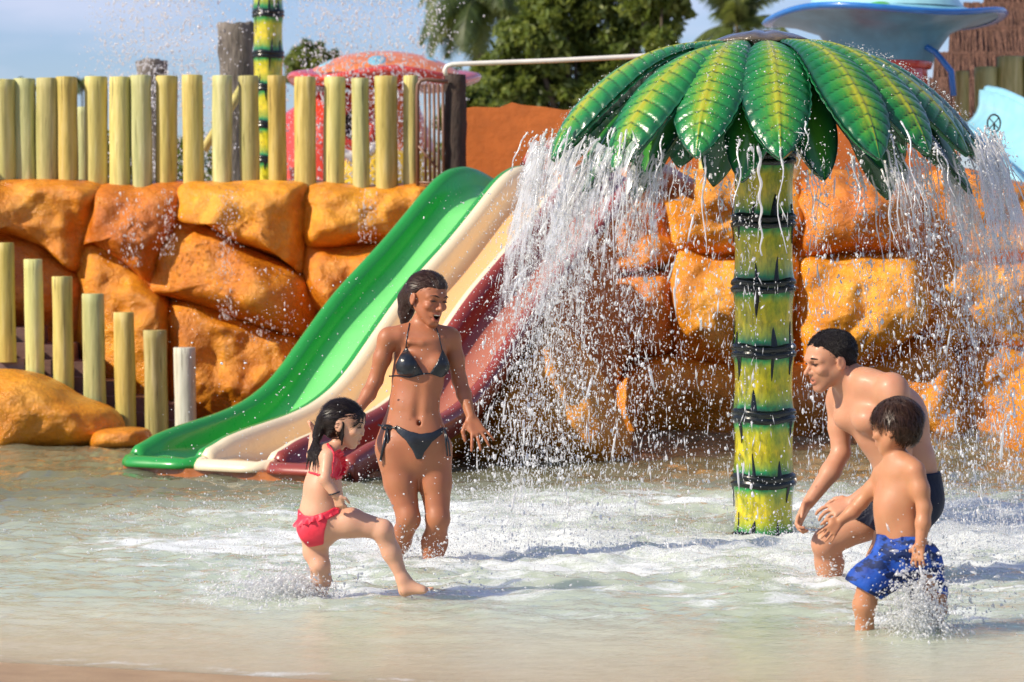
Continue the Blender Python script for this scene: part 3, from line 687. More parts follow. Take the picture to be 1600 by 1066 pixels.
# ---------------------------------------------------------------- toy mushrooms and background
def lp(c): return c
m_red = simple('red_gloss_paint', (.62, .055, .03), .25, coat=.4); m_orange = simple('orange_gloss_paint', (.80, .22, .05), .3, coat=.3)
m_yellow = simple('yellow_gloss_paint', (.80, .52, .03), .3); m_pool = simple('turquoise_gloss_paint', (.20, .52, .66), .3, coat=.3)
m_blue = simple('blue_gloss_paint', (.02, .16, .50), .25, coat=.4); m_pale = simple('pale_aqua_paint', (.36, .66, .70), .3, coat=.2)
m_under2 = simple('dusty_blue_paint', (.09, .25, .36), .35, bs=3, bd=.01, var=.3); m_white = simple('white_paint', (.8, .78, .74), .4); m_dark = simple('painted_interior_shade', (.02, .012, .012), .8)
def blob_spot(parent, c, ax, rx, rz, mat):
    """flat oval disc standing a little proud of the surface it sits on"""
    ax = Vector(ax).normalized(); sx = ax.cross(Vector((0, 0, 1))).normalized(); sz = sx.cross(ax)
    V = [c + ax * .02]; n = 24
    for rr, d in ((.7, .016), (1, .0), (1, -.04)):
        for k in range(n):
            a = 2 * math.pi * k / n; V.append(c + ax * d + sx * (rx * rr * math.cos(a)) + sz * (rz * rr * math.sin(a)))
    F = [(0, 1 + k, 1 + (k + 1) % n) for k in range(n)] + [(1 + j * n + k, 1 + (j + 1) * n + k, 1 + (j + 1) * n + (k + 1) % n, 1 + j * n + (k + 1) % n) for j in range(2) for k in range(n)]
    return mesh_np('spot', [tuple(v) for v in V], F, mat, parent)
# red one behind the fence
Y = 28.0; sc = Y / FPX
rm = empty('toy_mushroom_house', 'orange and red mushroom-shaped play house behind the log fence with a round window', 'play house')
c = at(600, 124, Y)
MB().lathe([(.001, .27), (.22, .262), (.42, .225), (.60, .155), (.74, .075), (.80, .03)], c, 48).build('dome', m_orange, rm)
MB().lathe([(.74, .06), (.86, .045), (.93, .03), (.955, .0), (.93, -.04), (.80, -.07), (.5, -.06), (.3, -.10)], c, 64, wav=lambda a, r, z: (.03 * math.sin(a * 5) * (r > .7), .035 * math.sin(a * 4 + 1) * (r > .6))).build('brim', m_red, rm)
for az, rr, wd in ((-94, .60, .10), (-30, .55, .07), (-152, .62, .075)):
    dz = np.interp(rr, [0, .22, .42, .60, .74, .80], [.27, .262, .225, .155, .075, .03]); a = R(az); blob_spot(rm, c + Vector((rr * math.cos(a), rr * math.sin(a), dz - .012)), (math.cos(a) * .45, math.sin(a) * .45, .9), wd, wd * 1.3, m_pool)
MB().lathe([(.34, -.10), (.36, -.3), (.44, -.5), (.52, -.75), (.55, -.95), (.52, -1.25)], c, 40).build('body', m_orange, rm)
MB().lathe([(.53, -.72), (.575, -.85), (.59, -1.0), (.56, -1.25)], c, 40).build('belly', m_yellow, rm)
MB().lathe([(.30, -.12), (.60, -.34), (.72, -.55), (.74, -.8), (.73, -1.25)], (c.x - .42, c.y + .3, c.z), 32).build('side_wing', m_red, rm)
wc = at(556, 196, Y - .50)
ringV = MB()
pts = [(wc.x + .17 * math.cos(a), wc.y, wc.z + .19 * math.sin(a)) for a in np.linspace(0, 2 * math.pi, 25)]
ringV.tube(pts, .045, 10, cap=False).build('window_frame', m_red, rm)
dk = MB(); dk.add([(wc.x, wc.y + .005, wc.z)] + [(wc.x + .16 * math.cos(a), wc.y + .01, wc.z + .18 * math.sin(a)) for a in np.linspace(0, 2 * math.pi, 25)[:-1]], [(0, 1 + (k + 1) % 24, 1 + k) for k in range(24)]); dk.build('opening_shade_disc', m_dark, rm)  # flat dark disc painted for the shade inside the window
MB().tube([(wc.x + .20 * math.cos(a), wc.y - .02, wc.z - .10 + .20 * math.sin(a)) for a in np.linspace(R(200), R(340), 9)], [.02, .035, .045, .05, .05, .05, .045, .035, .02], 8).build('window_sill', m_white, rm)
# blue one at the top right
Y = 27.0; c = at(1382, 26, Y)
bm = empty('toy_mushroom_canopy', 'huge blue mushroom canopy with pale aqua top rising behind the palm shower', 'canopy')
MB().lathe([(.001, .46), (.3, .43), (.52, .34), (.66, .2), (.76, .06)], c, 48).build('dome', m_pale, bm)
wv = lambda a, r, z: ((.05 * math.sin(a * 3 + .4)) * (r > .8), .045 * math.sin(a * 3 + 2.2) * max(0, r - .6) * 1.6)
MB().lathe([(.70, .08), (.85, .03), (1.02, .0), (1.12, .012)], c, 72, wav=wv).build('brim_top', m_pool, bm)
MB().lathe([(1.08, .022), (1.135, .022), (1.16, -.006), (1.13, -.036), (1.06, -.036)], c, 72, wav=wv).build('brim_edge', m_blue, bm)
MB().lathe([(1.09, -.03), (.85, -.08), (.62, -.17), (.50, -.34), (.465, -.43), (.455, -.44)], c, 72, wav=lambda a, r, z: (0, .045 * math.sin(a * 3 + 2.2) * max(0, r - .6) * 1.6)).build('underside', m_under2, bm)
blob_spot(bm, at(1375, 10, Y - .80), (0, -.8, .55), .12, .06, simple('leaf_green_paint', (.10, .42, .10), .3))
MB().lathe([(.44, -.42), (.455, -.45), (.44, -.50)], c, 48).build('collar', m_red, bm)
MB().tube([at(1428, 62, Y - .35), at(1462, 82, Y - .4), at(1486, 112, Y - .45), (at(1490, 150, Y - .45))], .03, 8).build('strut', m_blue, bm)
MB().lathe([(.40, -.48), (.42, -.8), (.5, -1.2)], c, 40).build('stem', m_red, bm)
# blue flume on the right with its shadowed channel
m_flume = simple('pale_blue_flume', (.30, .62, .74), .25, coat=.4)
fl = empty('blue_flume', 'pale blue water flume curving down past the right side of the palm shower', 'slide')
pc = [at(1470, 140, 25.6), at(1505, 150, 25.0), at(1560, 185, 24.2), at(1640, 265, 23.5), at(1740, 400, 22.9)]
def cr(P, n=10):
    P = [P[0] * 2 - P[1]] + P + [P[-1] * 2 - P[-2]]; out = []
    for i in range(1, len(P) - 2):
        for s in np.linspace(0, 1, n, endpoint=False):
            p0, p1, p2, p3 = P[i - 1:i + 3]; out.append(.5 * ((2 * p1) + (p2 - p0) * s + (2 * p0 - 5 * p1 + 4 * p2 - p3) * s * s + (3 * p1 - p0 - 3 * p2 + p3) * s ** 3))
    return out + [P[-2]]
P = cr(pc); V = []; nn_ = 15
for i, p in enumerate(P):
    t_ = (P[min(i + 1, len(P) - 1)] - P[max(i - 1, 0)]); t_.z = 0; t_.normalize(); sd = Vector((t_.y, -t_.x, 0))
    for k in range(nn_):
        a = math.pi * k / (nn_ - 1); V.append(tuple(p + sd * (-.42 * math.cos(a)) + Vector((0, 0, -.42 * math.sin(a) ** .7))))
o = mesh_np('channel', V, gridF(len(P), nn_), m_flume, fl); s_m = o.modifiers.new('s', 'SOLIDIFY'); s_m.thickness = .06
for sg in (-1, 1):
    MB().tube([p + Vector(((P[min(i + 1, len(P) - 1)] - P[max(i - 1, 0)]).y, -(P[min(i + 1, len(P) - 1)] - P[max(i - 1, 0)]).x, 0)).normalized() * .44 * sg for i, p in enumerate(P)], .045, 8).build('rim', m_flume, fl)
hp = [(at(1553, 193, 21.8) + Vector((.05 * math.cos(a), 0, .068 * math.sin(a)))) for a in np.linspace(0, 2 * math.pi, 19)]
hw = MB().tube(hp, .007, 6, cap=False); hw.tube([hp[2], hp[11]], .005, 5); hw.tube([hp[7], hp[16]], .005, 5)
hw.tube([at(1553, 193, 21.8), at(1553, 193, 22.1), at(1560, 300, 22.1)], .008, 5)
tag(hw.build('valve_wheel', simple('black_iron', (.03, .03, .03), .4)), 'small black wire valve wheel in front of the blue flume', 'valve')
# thatched roof and the logs under it
th = empty('thatched_hut', 'brown thatched hut roof rising at the top right corner behind the blue canopy', 'hut')
Y = 32
def fringe(y0, y1, x0, x1, Yf, slope, seed):
    r_ = random.Random(seed); mbq = MB(); n = 1900
    a = at(x0, y0, Yf); b_ = at(x1, y1, Yf)
    V = []; F = []
    for i in range(n):
        x = a.x + (b_.x - a.x) * r_.random(); z1 = b_.z + .04 - r_.random() * .16; z0 = a.z - r_.random() * .1 * (a.z - b_.z)
        xe = x + (x - (a.x + b_.x) / 2) * .03 + r_.uniform(-.03, .03); wdt = r_.uniform(.004, .011)
        y_0 = Yf + slope + r_.uniform(-.03, .03); y_1 = Yf + r_.uniform(-.05, .03); k = len(V)
        V += [(x - wdt, y_0, z0), (x + wdt, y_0, z0), (xe + wdt * .7, y_1, z1), (xe - wdt * .7, y_1, z1), (xe, y_1 - .02, z1 - .03)]
        F += [(k, k + 1, k + 2, k + 3), (k + 3, k + 2, k + 4)]
    mbq.add(V, F); return mbq
rows = [(-60, 20, 1545, 1900), (0, 52, 1512, 1900), (36, 96, 1490, 1900), (78, 140, 1466, 1900), (118, 172, 1458, 1900)]
for i, (y0, y1, x0, x1) in enumerate(rows):
    o = fringe(y0, y1, x0, x1, Y - .25 * i, .25, i).build('thatch_layer', M_thatch, th, smooth=False); o['kind'] = 'stuff'
    a = at(x0 + 26, y0 + 6, Y - .25 * i + .2); b_ = at(x1, y1 - 14, Y - .25 * i + .2)
    MB().box(((a.x + b_.x) / 2, Y - .25 * i + .28, (a.z + b_.z) / 2), (b_.x - a.x, .16, a.z - b_.z)).build('roof_layer', M_thatch, th, smooth=False)
rnd2 = random.Random(5)
fe2 = empty('log_screen', 'row of dull brown logs below the thatched roof beside the blue flume', 'fence')
for i, (px, top, wd) in enumerate([(1503, 112, 22), (1541, 106, 34), (1578, 90, 42), (1618, 88, 40)]):
    bt = at(px, 210, 27.5); tp = at(px, top, 27.5); V, F = log_mesh('log', tp.z - bt.z, wd / 2 / FPX * 27.5, i * 2.2)
    o = mesh_np('log', V, F, M_loggreen, fe2); o.location = bt
fe3 = empty('log_row', 'few yellow logs standing on the rocks behind the palm shower post', 'fence')
for i, (px, top, wd) in enumerate([(1104, 190, 26), (1142, 196, 24), (1238, 196, 26), (1276, 200, 24)]):
    bt = at(px, 280, 22.7); tp = at(px, top, 22.7); V, F = log_mesh('log', tp.z - bt.z, wd / 2 / FPX * 22.7, i * 1.2 + 4)
    o = mesh_np('log', V, F, M_log, fe3); o.location = bt
# grey hollow logs on the deck
for i, (px, top, bot, wd, Y, lb) in enumerate([(369, 38, 300, 50, 26.5, 'tall thick grey weathered log behind the fence beside the bamboo post'), (237, 97, 300, 42, 27, 'shorter thick grey weathered log behind the fence under the spray')]):
    bt = at(px, bot, Y); tp = at(px, top, Y); V, F = log_mesh('l', tp.z - bt.z, wd / 2 / FPX * Y, i + .5); V = np.array(V)
    V[:, :2] *= (1 + .14 * vnoise(V * [1, 1, .6], 9, i))[:, None]; V[:, 2] += .03 * vnoise(V, 20, 2) * (V[:, 2] > tp.z - bt.z - .02)
    V[:, :2] *= (1 + .10 * (V[:, 2:3] / (tp.z - bt.z)) ** 3)
    o = mesh_np('grey_log', V, F, M_greystump); o.location = bt; tag(o, lb, 'log')
a = at(318, 235, 24.6); b_ = at(388, 122, 24.6)
tag(MB().tube([a, b_], .04, 10).build('slanted_pole', M_log), 'slanted pale pole leaning behind the log fence', 'pole')
# ---------------------------------------------------------------- plants
def leafm(name, c1, c2, c3, tl=.35):
    m, t, b, o = M(name)
    a_ = attr(t, 'tone'); cc = ramp(t, a_, [(.1, c1), (.5, c2), (.9, c3)])
    t.links.new(cc, b.inputs['Base Color']); b.inputs['Roughness'].default_value = .5
    tr = nd(t, 'ShaderNodeBsdfTranslucent', {'Color': mix(t, .5, cc, (.30, .36, .05))})
    ms = nd(t, 'ShaderNodeMixShader', {0: tl, 1: b.outputs[0], 2: tr.outputs[0]}); t.links.new(ms.outputs[0], o.inputs['Surface'])
    return m
M_leafA = leafm('broad_leaf_green', (.05, .08, .014), (.12, .17, .026), (.26, .30, .055))
M_palmleaf = leafm('palm_frond_green', (.035, .06, .015), (.08, .12, .025), (.17, .19, .05))
M_trunk = simple('grey_trunk', (.12, .09, .06), .9, bs=9, bd=.02, var=.3)
def crown(name, clumps, nleaf, size, mat, parent, seed):
    r_ = np.random.default_rng(seed); C = np.array([c[:3] for c in clumps]); Rr = np.array([c[3] for c in clumps]); w_ = Rr ** 2; w_ /= w_.sum()
    # sub-clumps on each clump's shell, leaves around them
    ns = 26; sub = []
    for i in range(len(C)):
        dd = r_.normal(size=(ns, 3)); dd /= np.linalg.norm(dd, axis=1)[:, None]; sub.append(C[i] + dd * Rr[i] * r_.uniform(.55, 1.05, (ns, 1)) * [1, 1, .9])
    sub = np.array(sub).reshape(-1, 3); sr = np.repeat(Rr, ns) * .30; tn = r_.uniform(0, 1, len(sub))
    p_ = sr ** 2; p_ /= p_.sum(); idx = r_.choice(len(sub), nleaf, p=p_)
    dd = r_.normal(size=(nleaf, 3)); dd /= np.linalg.norm(dd, axis=1)[:, None]
    c_ = sub[idx] + dd * (sr[idx] * r_.uniform(.2, 1.1, nleaf))[:, None]
    a_ = r_.normal(size=(nleaf, 3)); a_ /= np.linalg.norm(a_, axis=1)[:, None]; n2 = r_.normal(size=(nleaf, 3)) + [0, 0, .6]; b_ = np.cross(a_, n2); b_ /= np.linalg.norm(b_, axis=1)[:, None]
    s = size * r_.uniform(.6, 1.3, (nleaf, 1)); a_ = a_ * s; b_ = b_ * s * .42
    V = np.stack([c_ - a_, c_ + b_ * .9 - a_ * .1, c_ + a_, c_ - b_ * .9 - a_ * .1], 1).reshape(-1, 3)
    F = np.arange(nleaf * 4).reshape(-1, 4); tone = np.repeat(np.clip(tn[idx] * .6 + r_.uniform(0, .5, nleaf), 0, 1), 4)
    return mesh_np(name, V, F, mat, parent, smooth=False, attrs={'tone': tone})
def tree(label, clumps_px, Y, base_px, nleaf, size, seed, trunk_r=.16, name='broadleaf_tree', mat=None):
    root = empty(name, label, 'tree'); sc_ = Y / FPX
    cl = []
    r_ = random.Random(seed)
    for px, py, rr in clumps_px:
        p = at(px, py, Y + r_.uniform(-.6, .6) * rr * sc_); cl.append((p.x, p.y, p.z, rr * sc_))
    o = crown('crown', cl, nleaf, size, mat or M_leafA, root, seed)
    bt = at(*base_px, Y); bt.z = 0 if Y > 30 else bt.z; mb = MB(); c0 = Vector(np.mean([c[:3] for c in cl], 0))
    fork = bt.lerp(c0, .55); mb.tube([bt, bt.lerp(fork, .5) + Vector((.08, 0, 0)), fork], [trunk_r, trunk_r * .8, trunk_r * .65], 10)
    for c in cl[::2]: mb.tube([fork, fork.lerp(Vector(c[:3]), .5) + Vector((0, 0, .15)), Vector(c[:3])], [trunk_r * .5, trunk_r * .3, trunk_r * .1], 6)
    mb.build('trunk', M_trunk, root)
    return root
tree('big dense green broadleaf tree above the orange wall, left of the palm shower', [(830, 60, 60), (880, 20, 70), (960, 30, 70), (1010, -10, 55), (900, 90, 70), (820, 130, 45), (780, 110, 40), (960, 110, 60), (1000, 60, 55), (770, 150, 40), (850, 150, 55), (930, 160, 55), (740, 130, 35), (1000, 150, 50), (880, -60, 80), (960, -70, 80)], 48, (900, 300), 46000, .085, 1, .2)
tree('lighter loose-leaved tree with sky gaps between the big tree and the far palm', [(1040, 30, 32), (1062, 10, 22), (1035, -20, 40), (1030, 70, 28), (1000, 0, 35), (1055, -30, 35)], 44, (1020, 300), 7000, .085, 2, .1)
tree('dark shrub behind the red mushroom brim and bark post', [(735, 160, 30), (750, 185, 30), (712, 190, 30), (775, 190, 30)], 40, (745, 300), 7000, .07, 6, .06, 'shrub')
tree('hazy round tree seen through the spray beside the bamboo post', [(485, 90, 28), (470, 110, 26), (500, 112, 26), (520, 100, 18)], 70, (490, 300), 5000, .12, 3, .15)
def hedge():
    root = empty('hedge', 'low dark green hedge showing through the gaps of the log fence', 'hedge')
    cl = []
    r_ = random.Random(4)
    for px in range(-40, 760, 42):
        p = at(px, 268 + r_.uniform(-14, 10) - (22 if 130 < px < 430 else 0), 38); cl.append((p.x, p.y, p.z, .42))
        p = at(px + 20, 320, 38); cl.append((p.x, p.y, p.z, .5))
    crown('foliage', cl, 26000, .07, M_leafA, root, 11)
hedge()
def hill():                                            # raised ground behind the rock wall that the deck and plants stand on
    V = []; xs_ = np.linspace(-400, 400, 60); ys_ = [24.05, 24.1, 30, 60, 140, 500]; zz = [-.4, 1.72, 1.72, 1.78, 1.9, 2.2]
    X, Yh = np.meshgrid(xs_, ys_, indexing='ij'); Z = np.broadcast_to(np.array(zz), X.shape)
    m_ = simple('pale_deck_ground', (.42, .36, .33), .8, bs=2)
    tag(mesh_np('terrain', np.stack([X, Yh, Z], -1).reshape(-1, 3), gridF(60, 6), m_), kind='structure')
hill()
def palm(px, py, Y, L, n, label, seed, droop=1.0, trunk=True, up=.35):
    root = empty('palm_tree', label, 'palm'); r_ = random.Random(seed); c = at(px, py, Y)
    for i in range(n):
        az = 2 * math.pi * i / n + r_.uniform(-.25, .25); el = r_.uniform(-.35, 1.25) * up * 2; Lf = L * r_.uniform(.8, 1.1)
        P = []; p = Vector(c); d = Vector((math.cos(az) * math.cos(el), math.sin(az) * math.cos(el), math.sin(el))); m = 14
        for j in range(m + 1):
            P.append(p.copy()); p = p + d * (Lf / m); d.z -= droop * .16 * (.4 + j / m * 1.4); d.normalize()
        V = []; F = []; T = []; tn = r_.random()
        sub = []
        for j in range(m):
            for q in range(4): sub.append((P[j].lerp(P[j + 1], q / 4), (P[j + 1] - P[j]).normalized(), (j + q / 4) / m))
        for p_, t_, u in sub:
            if u < .08: continue
            sd = t_.cross(Vector((0, 0, 1))).normalized(); ll = L * .30 * math.sin(math.pi * min(1, .14 + u * .86)) ** .6 + .02
            for sg in (-1, 1):
                dr = (sd * sg * 1.0 + t_ * .55 + Vector((0, 0, -.55 - .5 * r_.random()))).normalized()
                e = p_ + dr * ll * r_.uniform(.8, 1.1); w_ = t_ * .022 * L / 2.4; mid = p_.lerp(e, .55) + Vector((0, 0, .04 * L / 3)); k = len(V)
                e2 = e + Vector((0, 0, -.10 * ll))
                V += [tuple(p_ - w_), tuple(p_ + w_), tuple(mid + w_ * 1.2), tuple(mid - w_ * 1.2), tuple(e2)]; F += [(k, k + 1, k + 2, k + 3), (k + 3, k + 2, k + 4)]
                T += [min(1, tn * .6 + r_.random() * .4)] * 5
        mb = MB(); mb.add(V, F, T); mb.tube(P, [.03 * L / 3 * (1 - .8 * j / m) for j in range(m + 1)], 5, a=.8)
        mb.build('frond', M_palmleaf, root, smooth=False, an='tone')
    bt = Vector((c.x + .2, c.y, 0)); mb = MB(); mm = 16
    mb.tube([bt.lerp(c, j / mm) for j in range(mm + 1)], [.16 * L / 3 * (1.2 - .5 * j / mm) * (1 + .06 * (j % 2)) for j in range(mm + 1)], 10); mb.build('trunk', M_trunk, root)
palm(752, 8, 62, 1.95, 24, 'coconut palm with drooping fronds between the spray and the big green tree', 2, 1.3)
palm(745, -30, 66, 1.9, 14, 'second palm crown cut off by the top edge just above the drooping palm', 12, 1.3)
palm(1152, 40, 60, 1.35, 24, 'slender palm top with fine spread fronds just left of the blue canopy', 5, .65, up=.85)
palm(128, 128, 90, .75, 14, 'tiny far palm top peeping over the left end of the log fence', 8, 1.0)
palm(40, 130, 95, .6, 12, 'faint small palm top over the far left logs', 9, 1.0)
# ---------------------------------------------------------------- bodies from distance fields
class SDF:
    def __init__(s, lo, hi, h):
        s.lo = np.array(lo, dtype=np.float64); s.h = h; s.n = np.ceil((np.array(hi) - s.lo) / h).astype(int) + 1
        s.ax = [s.lo[i] + h * np.arange(s.n[i]) for i in range(3)]; s.F = np.full(s.n, 1.0, dtype=np.float32)
    def copy(s):
        c = SDF.__new__(SDF); c.lo, c.h, c.n, c.ax = s.lo, s.h, s.n, s.ax; c.F = np.full(s.n, 1.0, dtype=np.float32); return c
    def sub(s, lo, hi):
        a = np.clip(np.floor((np.array(lo) - s.lo) / s.h).astype(int), 0, s.n - 1); b = np.clip(np.ceil((np.array(hi) - s.lo) / s.h).astype(int) + 1, 1, s.n)
        sl = tuple(slice(a[i], max(b[i], a[i] + 1)) for i in range(3))
        return sl, np.ix_(*[s.ax[i][sl[i]] for i in range(3)])
    def put(s, sl, d, k, op):
        f = s.F[sl]
        if op == 'cut': d = -d; h = np.maximum(k - np.abs(f - d), 0) / k; s.F[sl] = np.maximum(f, d) + h * h * k * .25
        else: h = np.maximum(k - np.abs(f - d), 0) / k; s.F[sl] = np.minimum(f, d) - h * h * k * .25
    def cap(s, a, b, ra, rb=None, k=.02, ax=None, ratio=1.0, op='add'):
        """tapered limb from a to b; ratio < 1 flattens it along ax"""
        rb = ra if rb is None else rb; a = np.array(a, dtype=float); b = np.array(b, dtype=float); q_ = getattr(s, 'rs', 1.0); ra *= q_; rb *= q_; m = max(ra, rb) * max(1, ratio) + k + .012
        sl, (X, Y, Z) = s.sub(np.minimum(a, b) - m, np.maximum(a, b) + m)
        ba = b - a; L2 = max(ba.dot(ba), 1e-12)
        t = np.clip(((X - a[0]) * ba[0] + (Y - a[1]) * ba[1] + (Z - a[2]) * ba[2]) / L2, 0, 1)
        dx, dy, dz = X - a[0] - t * ba[0], Y - a[1] - t * ba[1], Z - a[2] - t * ba[2]
        q = dx * dx + dy * dy + dz * dz; sc_ = 1.0
        if ax is not None:
            ax = np.array(ax, dtype=float); ax /= np.linalg.norm(ax); e = dx * ax[0] + dy * ax[1] + dz * ax[2]; q = q + e * e * (1 / ratio ** 2 - 1); sc_ = min(1, .5 + .5 * ratio)
        s.put(sl, ((np.sqrt(q) - (ra + (rb - ra) * t)) * sc_).astype(np.float32), k, op); return s
    def chain(s, pts, rad, k=.02, **kw):
        for i in range(len(pts) - 1): s.cap(pts[i], pts[i + 1], rad[i], rad[i + 1], k, **kw)
        return s
    def ell(s, c, r, B=None, k=.02, op='add'):
        """ellipsoid at c, radii r along the columns of B"""
        c = np.array(c, dtype=float); r = np.array(r, dtype=float) * getattr(s, 'rs', 1.0); B = np.eye(3) if B is None else B; m = r.max() + k + .01
        sl, (X, Y, Z) = s.sub(c - m, c + m); X = X - c[0]; Y = Y - c[1]; Z = Z - c[2]
        q = 0; g = 0
        for i in range(3):
            e = X * B[0, i] + Y * B[1, i] + Z * B[2, i]; q = q + (e / r[i]) ** 2; g = g + (e / r[i] ** 2) ** 2
        k0 = np.sqrt(q); k1 = np.sqrt(g) + 1e-9
        s.put(sl, (k0 * (k0 - 1) / k1).astype(np.float32), k, op); return s
    def mesh(s, F=None):
        F = s.F if F is None else F
        S = F < 0; nx, ny, nz = S.shape
        cnt = np.zeros((nx - 1, ny - 1, nz - 1), np.uint8)
        for dx in (0, 1):
            for dy in (0, 1):
                for dz in (0, 1): cnt += S[dx:nx - 1 + dx, dy:ny - 1 + dy, dz:nz - 1 + dz]
        I = np.argwhere((cnt > 0) & (cnt < 8)); idx = np.full(cnt.shape, -1, np.int32); idx[tuple(I.T)] = np.arange(len(I))
        acc = np.zeros((len(I), 3)); num = np.zeros(len(I))
        cs = [(0, 0, 0), (1, 0, 0), (0, 1, 0), (1, 1, 0), (0, 0, 1), (1, 0, 1), (0, 1, 1), (1, 1, 1)]
        val = [F[I[:, 0] + c[0], I[:, 1] + c[1], I[:, 2] + c[2]].astype(np.float64) for c in cs]
        for i in range(8):
            for j in range(i + 1, 8):
                if sum(abs(cs[i][q] - cs[j][q]) for q in range(3)) != 1: continue
                m = (val[i] < 0) != (val[j] < 0); t = np.where(m, val[i] / np.where(m, val[i] - val[j], 1), 0)
                p = np.array(cs[i]) + t[:, None] * (np.array(cs[j]) - np.array(cs[i])); acc += p * m[:, None]; num += m
        V = s.lo + s.h * (I + acc / num[:, None])
        Q = []
        for a in range(3):
            o1, o2 = [(1, 2), (2, 0), (0, 1)][a]
            lo = [slice(None)] * 3; hi = [slice(None)] * 3; lo[a] = slice(0, -1); hi[a] = slice(1, None)
            A, B_ = S[tuple(lo)], S[tuple(hi)]
            E_ = np.argwhere(A != B_); E_ = E_[(E_[:, o1] > 0) & (E_[:, o2] > 0) & (E_[:, o1] < S.shape[o1] - 1) & (E_[:, o2] < S.shape[o2] - 1)]
            def cell(d1, d2):
                c = E_.copy(); c[:, o1] -= d1; c[:, o2] -= d2; return idx[tuple(c.T)]
            q = np.stack([cell(1, 1), cell(0, 1), cell(0, 0), cell(1, 0)], 1)
            flip = ~A[tuple(E_.T)]; q[flip] = q[flip][:, ::-1]; Q.append(q)
        Q = np.concatenate(Q); Q = Q[(Q >= 0).all(1)]
        return V, Q
def smooth_mesh(V, Q, it=1, lam=.5):
    e = np.concatenate([Q[:, [0, 1]], Q[:, [1, 2]], Q[:, [2, 3]], Q[:, [3, 0]]]); e = np.concatenate([e, e[:, ::-1]])
    n = np.bincount(e[:, 0], minlength=len(V))[:, None]
    for _ in range(it):
        a = np.stack([np.bincount(e[:, 0], V[e[:, 1], k], len(V)) for k in range(3)], 1); V = V * (1 - lam) + lam * a / np.maximum(n, 1)
    return V
def polysdf(pts, X, Z):
    """signed distance in the x-z plane to a polygon (negative inside)"""
    P = np.array(pts); d = np.full(np.broadcast(X, Z).shape, 1e9); ins = np.zeros(d.shape, bool)
    for i in range(len(P)):
        a, b = P[i], P[(i + 1) % len(P)]; e = b - a; wx_, wz = X - a[0], Z - a[1]; t = np.clip((wx_ * e[0] + wz * e[1]) / (e @ e + 1e-12), 0, 1)
        d = np.minimum(d, np.hypot(wx_ - t * e[0], wz - t * e[1]))
        c = ((a[1] > Z) != (b[1] > Z)) & (X < (b[0] - a[0]) * (Z - a[1]) / ((b[1] - a[1]) + 1e-12) + a[0]); ins ^= c
    return np.where(ins, -d, d)
def cloth(S, body, region, thick, ypl=None, front=None):
    """skin-tight shell over body field, inside a region field"""
    return np.maximum(body - thick, region)
def frame(fwd, up):
    f = np.array(fwd, dtype=float); f /= np.linalg.norm(f); u = np.array(up, dtype=float); u -= f * (u @ f); u /= np.linalg.norm(u); r = np.cross(f, u)
    return np.stack([r, f, u], 1)                        # columns: right, forward, up
def skin_mat(name, base, red, rough=.50, wet=.07):
    m, t, b, o = M(name)
    v = coords(t); n1_ = noise(t, 9, 5, v, .6); n2_ = noise(t, 42, 4, v)
    cc = mix(t, ramp(t, n1_, [(.35, 0), (.7, .6)]), base, red)
    cc = mix(t, mth(t, 'MULTIPLY', n2_, .18), cc, [x * .6 for x in base])
    cc = mix(t, attr(t, 'lip'), cc, (.46, .09, .07)); cc = mix(t, attr(t, 'dark'), cc, (.05, .022, .015))
    t.links.new(cc, b.inputs['Base Color']); b.inputs['Subsurface Weight'].default_value = .22; b.inputs['Subsurface Radius'].default_value = (.02, .008, .004); b.inputs['Subsurface Scale'].default_value = .5
    t.links.new(ramp(t, noise(t, 22, 5, v), [(.3, rough - .12), (.7, rough + .16)]), b.inputs['Roughness']); b.inputs['Coat Weight'].default_value = wet; b.inputs['Coat Roughness'].default_value = .22; b.inputs['Specular IOR Level'].default_value = .4
    vo = nd(t, 'ShaderNodeTexVoronoi', {'Vector': v, 'Scale': 95.0}, feature='F1').outputs['Distance']
    dr = ramp(t, vo, [(.0, 1), (.28, .0)])
    h = mth(t, 'ADD', mth(t, 'MULTIPLY', n2_, .35), mth(t, 'MULTIPLY', dr, mth(t, 'MULTIPLY', ramp(t, noise(t, 6, 3, v), [(.5, 0), (.62, 1)]), .35)))
    t.links.new(bump(t, h, .35, .004), b.inputs['Normal'])
    return m
def hair_mat(name, c, short=False):
    m, t, b, o = M(name)
    s_ = attr(t, 'strand'); l_ = attr(t, 'along')
    vec = nd(t, 'ShaderNodeCombineXYZ', {0: mth(t, 'MULTIPLY', s_, 1.0), 1: mth(t, 'MULTIPLY', l_, .12), 2: 0.0}).outputs[0]
    n_ = noise(t, 30, 5, vec, .7)
    if short: n_ = noise(t, 330, 4, coords(t, (1, 1, .35)), .7)
    t.links.new(mix(t, ramp(t, n_, [(.35, 0), (.7, 1)]), [x * .5 for x in c], [x * 1.7 for x in c]), b.inputs['Base Color'])
    b.inputs['Roughness'].default_value = .38; b.inputs['Specular IOR Level'].default_value = .32
    t.links.new(bump(t, n_, .9, .012), b.inputs['Normal'])
    return m
def fabric(name, c, c2=None, rough=.35, bs=60, spec=.5, patt=None):
    m, t, b, o = M(name); v = coords(t); n_ = noise(t, 12, 4, v)
    cc = mix(t, ramp(t, n_, [(.4, 0), (.62, 1)]), c, c2 or [x * .7 for x in c])
    if patt: cc = mix(t, ramp(t, noise(t, patt, 3, coords(t, (1, 1, 2)), .7), [(.47, 0), (.53, .9)]), cc, [x * .12 for x in c])
    t.links.new(cc, b.inputs['Base Color']); b.inputs['Roughness'].default_value = rough; b.inputs['Specular IOR Level'].default_value = spec
    t.links.new(bump(t, mth(t, 'ADD', n_, mth(t, 'MULTIPLY', noise(t, bs, 3, v), .3)), .5, .01), b.inputs['Normal'])
    return m
